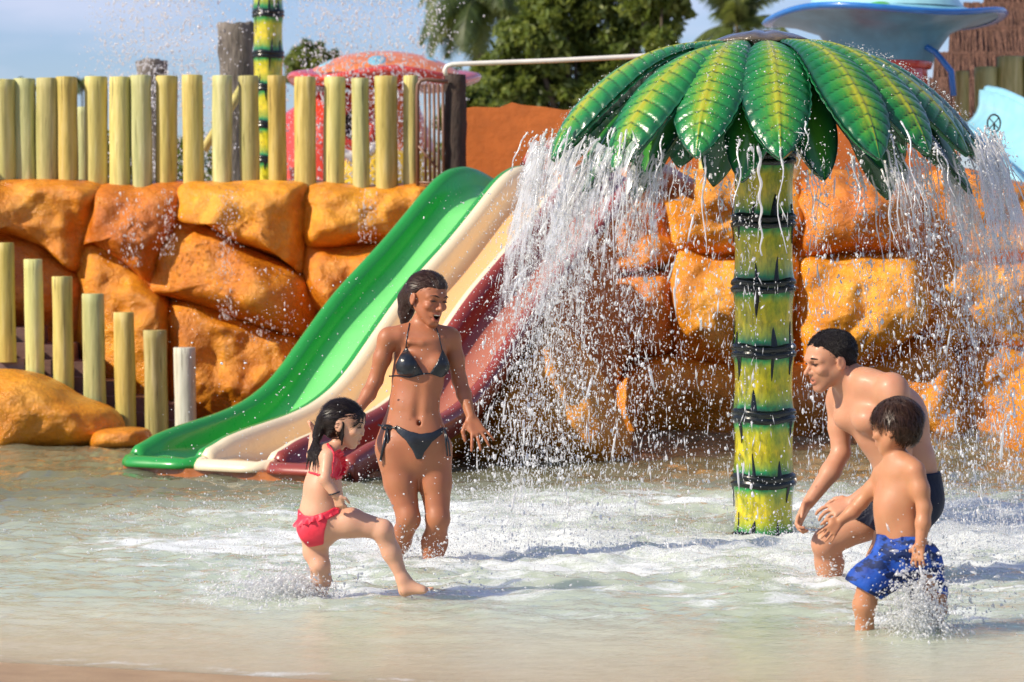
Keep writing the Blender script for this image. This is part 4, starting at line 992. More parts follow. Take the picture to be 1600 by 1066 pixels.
M_tooth = simple('teeth', (.80, .76, .68), .3); M_eyew = simple('eye_white', (.70, .66, .62), .15); M_iris = simple('dark_iris', (.03, .015, .01), .1); M_mouth = simple('mouth_inside', (.16, .02, .02), .5)

class Figure:
    def __init__(s, Y, label, h, lo, hi, skin, hair):
        s.Y = Y; s.root = empty('person', label, 'person'); s.skin = skin; s.hairm = hair
        s.S = SDF(lo, hi, h); s.hd = None
    def p(s, px, py, dy=0.0): return np.array(at(px, py, s.Y + dy))
    def head(s, c, fwd, up, H, child=False, smile=0, open_=0.0, ear=1, slim=1.0, nose=1.0, brow=1.0):
        S = s.S; B = frame(fwd, up); c = np.array(c, dtype=float); s.hd = (c, B, H)
        L = lambda x, y, z: c + B @ (np.array([x, y, z]) * H)
        s.L = L; k = .10 * H; ch = 1 if child else 0
        S.ell(L(0, -.07, .15), np.array([.335 + .02 * ch, .415, .345]) * H, B, k)
        S.ell(L(0, .13 + .02 * ch, .13), np.array([.27, .255, .25]) * H, B, k)                       # forehead
        S.ell(L(0, .13, -.12), np.array([.262 * slim, .265, .30]) * H, B, k)                           # face
        for sg in (-1, 1):
            S.cap(L(.215 * sg * slim, .0, -.16), L(.06 * sg, .285 - .03 * ch, -.40 + .03 * ch), .085 * H, .075 * H, k)     # jaw
            S.ell(L(.165 * sg, .27, -.09), np.array([.10 + .012 * ch, .10, .085 + .012 * ch]) * H, B, .05 * H)           # cheek
        S.ell(L(0, .30 - .03 * ch, -.405 + .02 * ch), np.array([.075, .075, .065]) * H, B, .05 * H)        # chin
        S.ell(L(0, .325, -.22), np.array([.13, .075, .11]) * H, B, .05 * H)                             # muzzle
        S.chain([L(-.2, .27, .085), L(-.08, .352, .10), L(.08, .352, .10), L(.2, .27, .085)], np.array([.045, .05, .05, .045]) * H * brow, .05 * H)
        for sg in (-1, 1):
            S.ell(L(.142 * sg, .392, .025), np.array([.085, .05, .05]) * H, B, .035 * H, 'cut')
            S.ell(L(.140 * sg, .325, .028), np.array([.074, .05, .045]) * H, B, .012 * H)                # eyelid ball
            S.cap(L(.08 * sg, .372, .022), L(.20 * sg, .335, .018), .009 * H, .009 * H, .008 * H, op='cut')
        nl = (.47 - .035 * ch) * nose + .0
        S.chain([L(0, .35, .07), L(0, .41, -.03), L(0, nl, -.105)], np.array([.032, .034, .045]) * H, .03 * H)
        for sg in (-1, 1): S.ell(L(.048 * sg, .405, -.125), np.array([.036, .045, .034]) * H, B, .02 * H)
        # mouth
        sm_ = smile * .03
        up_l = [L(-.10 - sm_ * .4, .34, -.232 + sm_ * .5), L(-.05, .385, -.222 + open_ * .1), L(0, .397, -.226 + open_ * .1), L(.05, .385, -.222 + open_ * .1), L(.10 + sm_ * .4, .34, -.232 + sm_ * .5)]
        dn_l = [L(-.10 - sm_ * .4, .34, -.236 + sm_ * .5), L(-.05, .378, -.268 - open_ * .45), L(0, .388, -.275 - open_ * .55), L(.05, .378, -.268 - open_ * .45), L(.10 + sm_ * .4, .34, -.236 + sm_ * .5)]
        lr = np.array([.012, .024, .024, .024, .012]) * H
        if open_ > 0: S.ell(L(0, .345, -.25 - open_ * .22), np.array([.094, .13, .010 + open_ * .30]) * H, B, .010 * H, 'cut')
        S.chain(up_l, lr, .014 * H); S.chain(dn_l, lr * 1.1, .014 * H)
        if open_ == 0: S.cap(L(-.10, .352, -.249 + sm_ * .5), L(.10, .352, -.249 + sm_ * .5), .008 * H, .008 * H, .006 * H, op='cut')
        for sg in (-1, 1):
            if smile: S.cap(L(.13 * sg, .37, -.12), L(.205 * sg, .29, -.24), .006 * H, .006 * H, .035 * H, op='cut')
            S.ell(L(.335 * sg * (1 + .02 * ch), -.035, -.02), np.array([.035, .085, .125]) * H, B, .018 * H)
            S.ell(L(.375 * sg * (1 + .02 * ch), -.025, .0), np.array([.022, .045, .075]) * H, B, .015 * H, 'cut')
            S.ell(L(.345 * sg, -.01, -.115), np.array([.028, .04, .04]) * H, B, .015 * H)
        s.lipline = (up_l, dn_l, H * .034)
        s.eyes = [L(.140 * sg, .332, .022) for sg in (-1, 1)]
        s.browl = [[L(sg * .055, .405, .105), L(sg * .14, .398, .135), L(sg * .225, .335, .115)] for sg in (-1, 1)]
        s.openm = open_
    def hand(s, wrist, mid, nrm, thumb, size, spread=.12, curl=(.3, .3, .35, .4), fist=False, lens=(.92, 1, .94, .76)):
        """palm from wrist towards mid (knuckles); nrm is the palm side; thumb points to the thumb side"""
        S = s.S; w = np.array(wrist); d = np.array(mid) - w; pl = size * .50; d /= np.linalg.norm(d)
        n = np.array(nrm, dtype=float); n -= d * (n @ d); n /= np.linalg.norm(n); side = np.array(thumb, dtype=float); side -= d * (side @ d); side -= n * (side @ n); side /= np.linalg.norm(side)
        kn = w + d * pl; wd = size * .20
        for q in (-.75, -.25, .3, .8): S.cap(w + side * wd * q * .6 + d * pl * .12, kn + side * wd * q, size * .085, size * .070, .012 * size / .19, ax=n, ratio=.8)
        S.ell(w + d * pl * .45 + side * wd * .9 + n * size * .03, np.array([.10, .16, .07]) * size, np.stack([side, d, n], 1), .02 * size / .19)
        for i, q in enumerate((.95, .33, -.30, -.90)):
            base = kn + side * wd * q - d * size * .02; ln_ = size * .47 * lens[i]; dirn = d * math.cos(spread * q) + side * math.sin(spread * q * 1.6); c_ = curl[i]
            pts = [base]; ang = c_ * .5
            for seg in (.45, .30, .25):
                v_ = dirn * math.cos(ang) + n * math.sin(ang); pts.append(pts[-1] + v_ * ln_ * seg); ang += c_ * (1.5 if not fist else 2.4)
            rr = size * (.050 if i < 3 else .043); S.chain(pts, [rr * 1.02, rr * .95, rr * .86, rr * .74], .003)
        tb = w + d * pl * .30 + side * wd * 1.15; v1 = d * .62 + side * .62 + n * .35; v1 /= np.linalg.norm(v1); p1 = tb + v1 * size * .20; v2 = d * .85 + side * .12 + n * .30; v2 /= np.linalg.norm(v2); p2 = p1 + v2 * size * .15; p3 = p2 + v2 * size * .11
        S.chain([tb, p1, p2, p3], np.array([.070, .056, .050, .040]) * size, .006)
    def foot(s, ankle, heel, toe, size, up=(0, 0, 1)):
        S = s.S; a, h_, t_ = map(np.array, (ankle, heel, toe)); up = np.array(up, dtype=float); f = t_ - h_; L_ = np.linalg.norm(f); f = f / L_; up -= f * (up @ f); up /= np.linalg.norm(up); sd = np.cross(f, up)
        S.cap(a, h_ + f * L_ * .08 + up * L_ * .05, L_ * .13, L_ * .12, .03); S.ell(h_ + f * L_ * .10 + up * L_ * .09, np.array([.11, .13, .11]) * L_, np.stack([sd, f, up], 1), .02)
        for q in (-1, 1): S.cap(h_ + f * L_ * .16 + up * L_ * .10 + sd * L_ * .03 * q, h_ + f * L_ * .72 + up * L_ * .055 + sd * L_ * .085 * q, L_ * .085, L_ * .065, .03)
        S.cap(a + f * L_ * .02, h_ + f * L_ * .6 + up * L_ * .11, L_ * .12, L_ * .07, .03)
        for i, q in enumerate((-1, -.5, -.05, .4, .8)):
            r_ = L_ * (.052 if i == 0 else .034); b_ = h_ + f * L_ * (.74 - .02 * i) + sd * q * L_ * .15 + up * L_ * .045; S.cap(b_, b_ + f * L_ * (.22 - .03 * i), r_, r_ * .9, .005)
    def finish(s, name='body', beard=0.0, smooth_it=1):
        V, Q = s.S.mesh(); V = smooth_mesh(V, Q, smooth_it, .4)
        lip = np.zeros(len(V)); dark = np.zeros(len(V))
        if s.hd:
            c, B, H = s.hd
            def seg(a, b):
                ba = b - a; t_ = np.clip((V - a) @ ba / (ba @ ba), 0, 1); return np.linalg.norm(V - a - t_[:, None] * ba, axis=1)
            for ln in s.lipline[:2]:
                for q, (a, b) in enumerate(zip(ln[:-1], ln[1:])):
                    if q in (0, 3): a, b = (a * .35 + b * .65, b) if q == 0 else (a, a * .65 + b * .35)
                    lip = np.maximum(lip, np.clip(1.5 - seg(a, b) / (H * .024), 0, 1))
            lip *= .75
            for e, sg in zip(s.eyes, (-1, 1)):
                dd = seg(s.L(.075 * sg, .378, .020), s.L(.205 * sg, .345, .018)); dark = np.maximum(dark, np.clip(1.5 - dd / (H * .020), 0, 1) * .95)
            if beard:
                W = (V - c) @ B / H; bz = np.clip((-.10 - W[:, 2]) * 8, 0, 1) * np.clip((W[:, 2] + .55) * 6, 0, 1) * np.clip((W[:, 1] + .02) * 6, 0, 1); dark = np.maximum(dark, np.where(np.abs(W).max(1) < .6, bz * beard, 0) * (1 - lip))
            if s.openm:
                P_ = (V - s.L(0, .33, -.25 - s.openm * .22)) @ B / H; e_ = (P_[:, 0] / .10) ** 2 + (P_[:, 2] / (.012 + s.openm * .29)) ** 2; dark = np.maximum(dark, np.where((e_ < 1) & (P_[:, 1] < .030) & (P_[:, 1] > -.2), .9, 0))
        o = mesh_np(name, V, Q, s.skin, s.root, attrs={'lip': lip, 'dark': dark})
        return o
    def place_eyes(s):
        c, B, H = s.hd
        for e in s.eyes:
            P_ = []; n_ = 10
            V = []; F = []
            r_ = .030 * H
            for j in range(5):
                ph = math.pi * .5 * j / 4
                for k in range(n_):
                    a = 2 * math.pi * k / n_; V.append(e + B @ (np.array([math.cos(a) * math.sin(ph) * r_ * 1.5, math.cos(ph) * r_ * .6 + .040 * H, math.sin(a) * math.sin(ph) * r_ * .55])))
            F = gridRing(5, n_)[:, ::-1]
            mesh_np('eye', V, F, M_iris, s.root)
        for bl in s.browl:
            MB().tube([tuple(b_) for b_ in bl], [.010 * H, .016 * H, .006 * H], 6).build('eyebrow', s.hairm, s.root)
        if s.openm:
            pts = [s.L(x, .372 - 1.8 * x * x, -.236 + s.openm * .02 + x * x * 1.2) for x in np.linspace(-.072, .072, 9)]
            MB().tube([tuple(p_) for p_ in pts], .024 * H, 6).build('teeth', M_tooth, s.root)
    def hair(s, cut, thick=.045, extra=None, label=None, lumps=.010, name='hair', blades=(2200, .045, (0, -1, -.35), .09, .0015, .0015)):
        """cap of hair: an inflated skull kept where cut(x, y, z) < 0 in head units, plus extra tresses"""
        c, B, H = s.hd; m = .62 * H; h = s.S.h * .8
        lo, hi = c - m, c + m
        if extra is not None:
            for a, b, ra, rb in extra: lo = np.minimum(lo, np.minimum(a, b) - .03); hi = np.maximum(hi, np.maximum(a, b) + .03)
        T = SDF(lo, hi, h); X, Y_, Z = np.meshgrid(*T.ax, indexing='ij'); P_ = np.stack([X, Y_, Z], -1) - c; P_ = P_ @ B / H
        T.F[:] = 1
        T.ell(s.L(0, -.07, .15), (np.array([.335, .415, .345]) + thick) * H, B, .06 * H); T.ell(s.L(0, .12, .14), (np.array([.27, .255, .25]) + thick) * H, B, .06 * H); T.ell(s.L(0, -.12, -.06), (np.array([.28, .30, .30]) + thick * .8) * H, B, .06 * H)
        u = cut(P_[..., 0], P_[..., 1], P_[..., 2]) * H
        st = np.arctan2(P_[..., 0], P_[..., 2] + .25) * 1.2
        T.F += (thick * H * .85 * np.clip(1 + u / (.16 * H), 0, 1)).astype(np.float32)
        T.F += (vnoise(np.stack([st * 9, P_[..., 1] * 1.2, 0 * st], -1), 1.0, 3) * lumps * H).astype(np.float32)
        k_ = .05 * H; d = u; f = T.F; hh = np.maximum(k_ - np.abs(f - d), 0) / k_; T.F = (np.maximum(f, d) + hh * hh * k_ * .25).astype(np.float32)
        for a, b, ra, rb in (extra or []): T.cap(a, b, ra, rb, .010)
        V, Q = T.mesh(); V = smooth_mesh(V, Q, 1, .4); W = (V - c) @ B / H
        st = np.where(W[:, 2] > -.35, np.arctan2(W[:, 0], W[:, 2] + .25), W[:, 0] * 3)
        al_ = W[:, 1] + W[:, 2] * .4; r2 = np.random.default_rng(5); cand = np.where((W[:, 2] > -.30) & (W[:, 1] > -.52))[0]; i = cand[r2.integers(0, len(cand), blades[0])]
        # loose locks: thin tapering blades lying along the flow of the hair
        ctr = c + B @ (np.array([0, -.07, .1]) * H); N = V[i] - ctr; N /= np.linalg.norm(N, axis=1)[:, None]
        fl_ = B @ np.array(blades[2], dtype=float); fl_ = np.broadcast_to(fl_, N.shape) + r2.normal(0, blades[3], N.shape); fl_ = fl_ - N * (fl_ * N).sum(1)[:, None] * .92; fl_ /= np.linalg.norm(fl_, axis=1)[:, None] + 1e-9
        sd = np.cross(N, fl_); ln_ = blades[1] * r2.uniform(.4, 1.2, (len(i), 1)); wd_ = blades[4] * r2.uniform(.6, 1.3, (len(i), 1)); b0 = V[i] - N * .002; mid_ = b0 + fl_ * ln_ * .55 + N * (.004 + .0 * ln_); tip = b0 + fl_ * ln_ + N * r2.uniform(-.003, blades[5], (len(i), 1))
        BV = np.stack([b0 - sd * wd_, b0 + sd * wd_, mid_ + sd * wd_ * .8, mid_ - sd * wd_ * .8, tip + sd * wd_ * .1, tip - sd * wd_ * .1], 1).reshape(-1, 3); k0 = len(V) + np.arange(len(i)) * 6
        BF = np.concatenate([np.stack([k0, k0 + 1, k0 + 2, k0 + 3], 1), np.stack([k0 + 3, k0 + 2, k0 + 4, k0 + 5], 1)])
        sr = r2.uniform(0, 9, len(i)); st = np.concatenate([st, np.repeat(sr, 6)]); al_ = np.concatenate([al_, np.repeat(sr, 6)])
        return mesh_np(name, np.concatenate([V, BV]), np.concatenate([Q, BF]), s.hairm, s.root, attrs={'strand': st, 'along': al_})
    def shell(s, name, mat, thick, region, h=None, lo=None, hi=None, soft=.003):
        """clothing: the body field grown by thick, inside region(X, Y, Z)"""
        S = s.S; sl, (X, Y_, Z) = S.sub(lo, hi); f = S.F[sl] - thick; r = region(X, Y_, Z)
        F = np.maximum(f, r).astype(np.float32); F = np.maximum(F, -(f + thick + .012))
        T = SDF.__new__(SDF); T.h = S.h; T.lo = np.array([S.ax[i][sl[i]][0] for i in range(3)]); F = np.pad(F, 1, constant_values=1.0); T.lo = T.lo - T.h
        V, Q = T.mesh(F); V = smooth_mesh(V, Q, 2, .4)
        return mesh_np(name, V, Q, mat, s.root)
    def pxpoly(s, pts, dy=0.0): return [(q[0], q[2]) for q in [s.p(x, y, dy) for x, y in pts]]
    def surf(s, px, py, off=.003):
        """point on the camera side of the body under a pixel"""
        S = s.S
        for Yq in np.arange(S.ax[1][0], S.ax[1][-1], S.h * .5):
            q = at(px, py, Yq); i = [int(round((q[k] - S.lo[k]) / S.h)) for k in range(3)]
            if all(0 <= i[k] < S.n[k] for k in range(3)) and S.F[tuple(i)] < off: return tuple(q)
        return tuple(at(px, py, s.Y))
    def string(s, name, pts, rad, mat, off=.002, n=6, sub=4):
        P_ = []
        for (a, b) in zip(pts[:-1], pts[1:]):
            for q in range(sub): P_.append(s.surf(a[0] + (b[0] - a[0]) * q / sub, a[1] + (b[1] - a[1]) * q / sub, off))
        P_.append(s.surf(*pts[-1], off)); P_ = np.array(P_); Ys = P_[:, 1].copy()
        for _ in range(2): Ys[1:-1] = np.minimum(Ys[1:-1], (Ys[:-2] + Ys[1:-1] + Ys[2:]) / 3)
        P_[:, 1] = Ys
        return MB().tube([tuple(q) for q in P_], rad, n).build(name, mat, s.root)
    def loose(s, name, mat, prims, planes, folds=.006, fs=14, hollow=True, seed=0):
        """loose shorts: own tapered volumes, sliced by planes (point, outward normal), with folds"""
        pts = np.concatenate([[a, b] for a, b, *_ in prims]); m = max(max(q[2], q[3]) for q in prims) + .03
        T = SDF(pts.min(0) - m, pts.max(0) + m, s.S.h)
        for a, b, ra, rb, ax, ra_ in prims: T.cap(a, b, ra, rb, .035, ax=ax, ratio=ra_)
        X, Y_, Z = np.meshgrid(*T.ax, indexing='ij'); P_ = np.stack([X, Y_, Z], -1)
        near = T.F < .05; nz_ = np.zeros_like(T.F); q = P_[near] * [1, 1, .55]; w_ = vnoise(q + .35 * vnoise(q, 6, 3)[:, None] * .1, fs, seed); nz_[near] = (1 - np.abs(w_)) * folds * 1.6 + vnoise(q, fs * 2.6, seed + 4) * folds * .35
        F = T.F - nz_ + folds
        for (pt, nn_) in planes:
            nn_ = np.array(nn_, dtype=float); nn_ /= np.linalg.norm(nn_); F = np.maximum(F, (P_ - pt) @ nn_)
        if hollow: F = np.maximum(F, -(T.F + .012))
        F[0] = F[-1] = 1; F[:, 0] = F[:, -1] = 1; F[:, :, 0] = F[:, :, -1] = 1
        V, Q = T.mesh(F.astype(np.float32)); V = smooth_mesh(V, Q, 1, .4)
        return mesh_np(name, V, Q, mat, s.root)
# ---------------------------------------------------------------- the four bathers
SK_W = skin_mat('tanned_skin', (.40, .155, .070), (.42, .135, .070)); SK_G = skin_mat('fair_child_skin', (.66, .38, .24), (.66, .30, .20)); SK_M = skin_mat('fair_skin', (.54, .27, .155), (.54, .22, .135)); SK_B = skin_mat('light_tan_skin', (.50, .24, .12), (.50, .20, .11))
H_W = hair_mat('dark_brown_wet_hair', (.040, .018, .012)); H_G = hair_mat('black_wet_hair', (.016, .010, .009)); H_M = hair_mat('short_black_hair', (.014, .010, .010), True); H_B = hair_mat('brown_hair', (.040, .018, .010))
F_black = fabric('black_swim_fabric', (.010, .013, .018), (.018, .022, .030), .28); F_navy = fabric('navy_swim_fabric', (.004, .006, .020), (.006, .010, .028), .6, spec=.25); F_blue = fabric('blue_swim_fabric', (.014, .085, .44), (.007, .04, .26), .6, spec=.3, patt=13); F_red = fabric('coral_red_fabric', (.80, .035, .07), (.65, .02, .05), .5)
YAX = (0, 1, 0)
# ---- woman
def woman():
    Y = 12.85
    f = Figure(Y, 'laughing tanned woman in a black bikini wading beside the slide, hair in a ponytail', .0047, (at(540, 0, Y).x, Y - .42, -.34), (at(775, 0, Y).x, Y + .42, 1.36), SK_W, H_W); p = f.p; S = f.S; S.rs = .955
    ax = (.28, .96, 0)
    S.cap(p(657, 548, .02), p(653, 592), .128, .118, .03, ax=ax, ratio=.70)
    S.cap(p(653, 592), p(646, 640, -.01), .118, .113, .03, ax=ax, ratio=.68)
    S.cap(p(646, 640, -.01), p(645, 686), .113, .160, .04, ax=ax, ratio=.68)
    S.cap(p(645, 686), p(646, 704), .162, .150, .03, ax=ax, ratio=.66)
    S.cap(p(624, 526, -.01), p(694, 528, .05), .047, .047, .035)
    for a, dy in ((606, -.01), (704, .07)): S.ell(p(a, 529, dy), (.043, .046, .052), None, .03)
    S.cap(p(660, 500, .03), p(656, 532, .03), .046, .050, .02); S.chain([p(656, 514, .04), p(630, 524, .02), p(610, 526, 0)], [.045, .040, .035], .03); S.chain([p(660, 514, .05), p(684, 524, .05), p(702, 527, .07)], [.045, .040, .035], .03)
    S.cap(p(640, 534, -.06), p(655, 536, -.062), .012, .012, .02); S.cap(p(662, 536, -.06), p(690, 530, -.02), .012, .012, .02)        # collar bones
    for (a, b, dy) in ((637, 570, -.065), (683, 570, -.035)): S.ell(p(a, b, dy), (.057, .058, .056), None, .022)
    S.ell(p(655, 662, -.085), (.010, .02, .012), None, .012, 'cut')                                         # navel
    S.cap(p(656, 598, -.105), p(652, 650, -.098), .010, .012, .03, op='cut')
    for a in (632, 676): S.cap(p(a, 605, -.10), p(a - 3, 645, -.105), .010, .010, .02, op='cut')
    # legs
    S.chain([p(618, 702, 0), p(626, 755, -.02), p(638, 808, -.05)], [.098, .076, .054], .025); S.ell(p(639, 810, -.075), (.042, .04, .048), None, .03)
    S.chain([p(638, 814, -.04), p(624, 846, .06), p(608, 882, .16), p(600, 905, .24)], [.050, .052, .036, .028], .03)
    S.chain([p(676, 702, .02), p(680, 755, 0), p(684, 808, -.04)], [.095, .076, .055], .02); S.ell(p(684, 812, -.06), (.042, .04, .048), None, .03)
    S.chain([p(684, 814, -.03), p(679, 848, .03), p(673, 890, .06), p(668, 955, .1)], [.050, .058, .042, .032], .03); f.foot(p(668, 950, .1), p(664, 972, .12), p(690, 968, -.08), .23)
    S.ell(p(646, 712, .02), (.05, .09, .05), None, .04)
    for a in (622, 672): S.ell(p(a, 700, .09), (.082, .075, .085), None, .03)                                # seat
    # arms
    S.chain([p(604, 532, -.01), p(597, 560, -.01), p(587, 594, .0)], [.043, .040, .034], .02); S.chain([p(587, 594, 0), p(576, 616, -.03), p(556, 645, -.08)], [.035, .034, .023], .015)
    f.hand(p(556, 645, -.08), p(540, 668, -.14), (-.3, .2, -.5), (-.2, -1, 0), .17)
    S.chain([p(706, 532, .07), p(712, 562, .07), p(718, 594, .06)], [.043, .040, .034], .02); S.chain([p(718, 594, .06), p(725, 616, .03), p(736, 652, -.03)], [.035, .034, .022], .015)
    f.hand(p(736, 652, -.03), p(746, 672, -.06), (-.2, .9, -.3), (-1, -.2, .1), .170, spread=.30, curl=(.15, .12, .12, .2))
    f.head(p(668, 467, .01), (.62, -.74, -.20), (.10, 0, 1), .236, smile=1, open_=.15, slim=.93, nose=.98)
    f.finish(); f.place_eyes()
    # hair slicked back into a ponytail
    L = f.L
    def cut(x, y, z):
        line = np.interp(y, [-.5, -.15, .0, .12, .24, .36], [-.32, -.24, .04, .17, .24, .28]); return line - z - .03 * np.cos(x * 9)
    tail = [(L(.0, -.46, .05), L(.02, -.54, -.12), .052, .050), (L(.02, -.54, -.12), L(.06, -.50, -.38), .050, .036), (L(.06, -.50, -.38), L(.08, -.46, -.66), .036, .012), (L(.05, -.52, -.15), L(.14, -.46, -.52), .03, .008)]
    f.hair(cut, .040, tail)
    # bikini
    Pl = lambda pts, dy=-.08: f.pxpoly(pts, dy)
    cl = [(634, 542), (625, 555), (618, 570), (620, 585), (640, 589), (662, 584), (651, 564)]
    crr = [(691, 546), (698, 558), (703, 572), (700, 584), (690, 591), (671, 584), (683, 566)]
    for c_ in (cl, crr):
        pl = Pl(c_)
        f.shell('bikini_cup', F_black, .0045, lambda X, Yg, Z: np.maximum(polysdf(pl, X[:, 0, :], Z[:, 0, :] if Z.shape[0] > 1 else np.broadcast_to(Z[:, 0, :], (X.shape[0], Z.shape[2])))[:, None, :], Yg - (Y + .02)), lo=p(605, 600, -.3), hi=p(715, 535, .05))
    bt = Pl([(619, 664), (640, 673), (657, 677), (675, 675), (693, 667), (693, 677), (676, 690), (664, 706), (659, 718), (651, 718), (644, 702), (634, 688), (619, 675)])
    f.shell('bikini_bottom', F_black, .0042, lambda X, Yg, Z: np.maximum(polysdf(bt, X[:, 0, :], np.broadcast_to(Z[:, 0, :], (X.shape[0], Z.shape[2])))[:, None, :], Yg - (Y + .05)), lo=p(600, 722, -.3), hi=p(705, 655, .1))
    for pts, r_ in (([(634, 546), (636, 525), (640, 505)], .0028), ([(691, 548), (687, 530), (682, 512)], .0028), ([(608, 588), (621, 587), (640, 590), (662, 584)], .0034), ([(660, 584), (672, 584)], .003)):
        f.string('bikini_strap', pts, r_, F_black)
    for pts in ([(591, 664), (605, 667), (620, 669)], [(690, 672), (698, 669)]): f.string('hip_string', pts, .004, F_black)
    k = f.surf(605, 668, .01)
    MB().tube([(k[0] + .014 * math.cos(a) * 1.6, k[1] - .008, k[2] + .010 * math.sin(a)) for a in np.linspace(0, 2 * math.pi, 12)], .005, 6).build('bow', F_black, f.root)
    MB().tube([(k[0], k[1] - .01, k[2]), (k[0] - .012, k[1] - .022, k[2] - .07), (k[0] - .030, k[1] - .022, k[2] - .15)], [.005, .007, .006], 6).build('hip_string', F_black, f.root)
    MB().tube([(k[0], k[1] - .01, k[2]), (k[0] + .006, k[1] - .022, k[2] - .05), (k[0] + .004, k[1] - .02, k[2] - .085)], [.005, .007, .004], 6).build('hip_string', F_black, f.root)
    k = f.surf(695, 671, .01)
    for dx in (.006, .018): MB().tube([(k[0], k[1] - .01, k[2]), (k[0] + dx, k[1] - .016, k[2] - .06), (k[0] + dx + .006, k[1] - .01, k[2] - .12)], [.005, .005, .004], 6).build('hip_string', F_black, f.root)
    MB().tube([tuple(np.array(f.surf(619, 669)) + [.008 * math.cos(a), -.004, .008 * math.sin(a)]) for a in np.linspace(0, 2 * math.pi, 14)], .0025, 5).build('ring', simple('dark_metal', (.25, .23, .2), .25, metal=1), f.root)
woman()
# ---- girl
def girl():
    Y = 11.4
    f = Figure(Y, 'small girl in a coral red frilly bikini kicking one foot out of the water', .0036, (at(455, 0, Y).x - .02, Y - .28, -.24), (at(685, 0, Y).x + .02, Y + .34, .82), SK_G, H_G); p = f.p; S = f.S
    X_ = (1, .1, 0)
    S.cap(p(509, 724, .01), p(504, 765), .086, .088, .03, ax=X_, ratio=.74)
    S.cap(p(504, 765), p(501, 806), .088, .092, .03, ax=X_, ratio=.86)
    S.cap(p(501, 806), p(499, 826), .090, .085, .03, ax=X_, ratio=.92)
    S.ell(p(515, 790, 0), (.058, .072, .065), None, .03)
    for q in (-.038, .038): S.ell(p(485, 829, q), (.050, .046, .052), None, .02)
    S.cap(p(528, 692, .01), p(514, 716, .01), .032, .036, .02)
    S.cap(p(512, 716, -.075), p(508, 716, .09), .034, .034, .025)
    S.chain([p(513, 714, -.088), p(508, 749, -.128)], [.031, .025], .02); S.chain([p(508, 749, -.128), p(524, 773, -.135)], [.025, .018], .012)
    f.hand(p(524, 772, -.135), p(528, 783, -.13), (.5, .7, 0), (.8, -.5, .2), .10, curl=(1.1, 1.15, 1.2, 1.25), fist=True)
    S.chain([p(504, 716, .09), p(490, 712, .17)], [.030, .027], .02); S.chain([p(490, 712, .17), p(491, 682, .19)], [.026, .020], .012)
    f.hand(p(491, 683, .19), p(489, 672, .19), (-.8, -.2, 0), (-.6, -.8, 0), .10, curl=(1.0, 1.1, 1.1, 1.2), fist=True)
    S.chain([p(506, 820, -.025), p(548, 817, -.045), p(597, 827, -.06)], [.068, .056, .040], .025); S.ell(p(600, 829, -.07), (.034, .034, .036), None, .02)
    S.chain([p(598, 832, -.06), p(612, 864, -.055), p(630, 906, -.06)], [.040, .036, .0225], .02); f.foot(p(630, 906, -.06), p(627, 927, -.06), p(677, 924, -.075), .13, up=(.25, -.25, 1))
    S.chain([p(494, 836, .04), p(493, 862, .035), p(500, 884, .01), p(502, 905, .03), p(498, 945, .06), p(497, 985, .06)], [.058, .048, .038, .038, .028, .024], .02); f.foot(p(497, 980, .06), p(492, 996, .07), p(520, 998, .02), .13)
    f.head(p(538, 663, .0), (.965, -.17, -.22), (.06, 0, 1), .194, child=True, smile=1, open_=.07, slim=.98, nose=.93, brow=.6)
    f.finish(); f.place_eyes()
    L = f.L
    def cut(x, y, z):
        line = np.interp(y, [-.5, -.25, -.05, .05, .2, .38], [-.52, -.42, -.02, .10, .20, .24]); return line - z + .04 * np.sin(x * 22 + y * 9)
    ex = [(L(.30, .02, .05), L(.31, .075, -.20), .010, .006), (L(.31, .075, -.20), L(.27, .10, -.40), .006, .004), (L(.31, -.02, .04), L(.30, .03, -.28), .006, .004), (L(.18, .30, .26), L(.20, .335, .13), .010, .004),
          (L(-.05, .34, .28), L(-.03, .40, .16), .010, .004), (L(.08, .33, .28), L(.10, .385, .15), .010, .004)]
    c0 = L(.10, -.42, -.30)
    r_ = random.Random(3)
    ex += [(L(.12, -.44, .0), L(.14, -.47, -.35), .026, .022)]
    for i in range(7):
        a = L(.14 + .03 * r_.random(), -.47, -.32 - .03 * i); e = p(478 + i * 5, 738 - 2 * abs(i - 1) * 2, -.075 - .006 * i); mid = (a + e) / 2 + np.array([-.010 + .006 * (i % 3), -.012, .006 * (i % 2)])
        ex += [(a, mid, .009, .006), (mid, e, .006, .002)]
    f.hair(cut, .035, ex)
    # frilly bottoms and halter top
    bt = f.pxpoly([(455, 792), (475, 806), (498, 806), (532, 788), (530, 802), (512, 812), (507, 832), (505, 852), (480, 858), (466, 840), (455, 815)], -.09)
    reg = lambda pl: (lambda X, Yg, Z: polysdf(pl, X[:, 0, :], np.broadcast_to(Z[:, 0, :], (X.shape[0], Z.shape[2])))[:, None, :] + 0 * Yg)
    f.shell('bikini_bottom', F_red, .005, reg(bt), lo=p(452, 862, -.2), hi=p(538, 785, .2))
    def frill(name, c, rx, ry, tilt, hgt, n, amp, flare, roll=0):
        V = []; m = 180
        for j in range(7):
            u = j / 6
            for k in range(m):
                a = 2 * math.pi * k / m; w_ = math.sin(n * a + .8 * math.sin(3 * a)) * amp * u; rr = 1 + 0
                V.append((c[0] + (rx + flare * u + w_) * math.cos(a), c[1] + (ry + flare * u + w_) * math.sin(a), c[2] + tilt * math.cos(a) - hgt * u + .004 * math.sin(n * a * 1.0 + 1) * u))
        return mesh_np(name, V, gridRing(7, m), F_red, f.root)
    frill('frill', p(500, 800, 0), .092, .100, .030, .026, 17, .007, .012)
    tp = f.pxpoly([(523, 703), (545, 705), (545, 748), (526, 750), (520, 742)], -.05)
    f.shell('bikini_top', F_red, .005, reg(tp), lo=p(515, 755, -.2), hi=p(548, 700, .2))
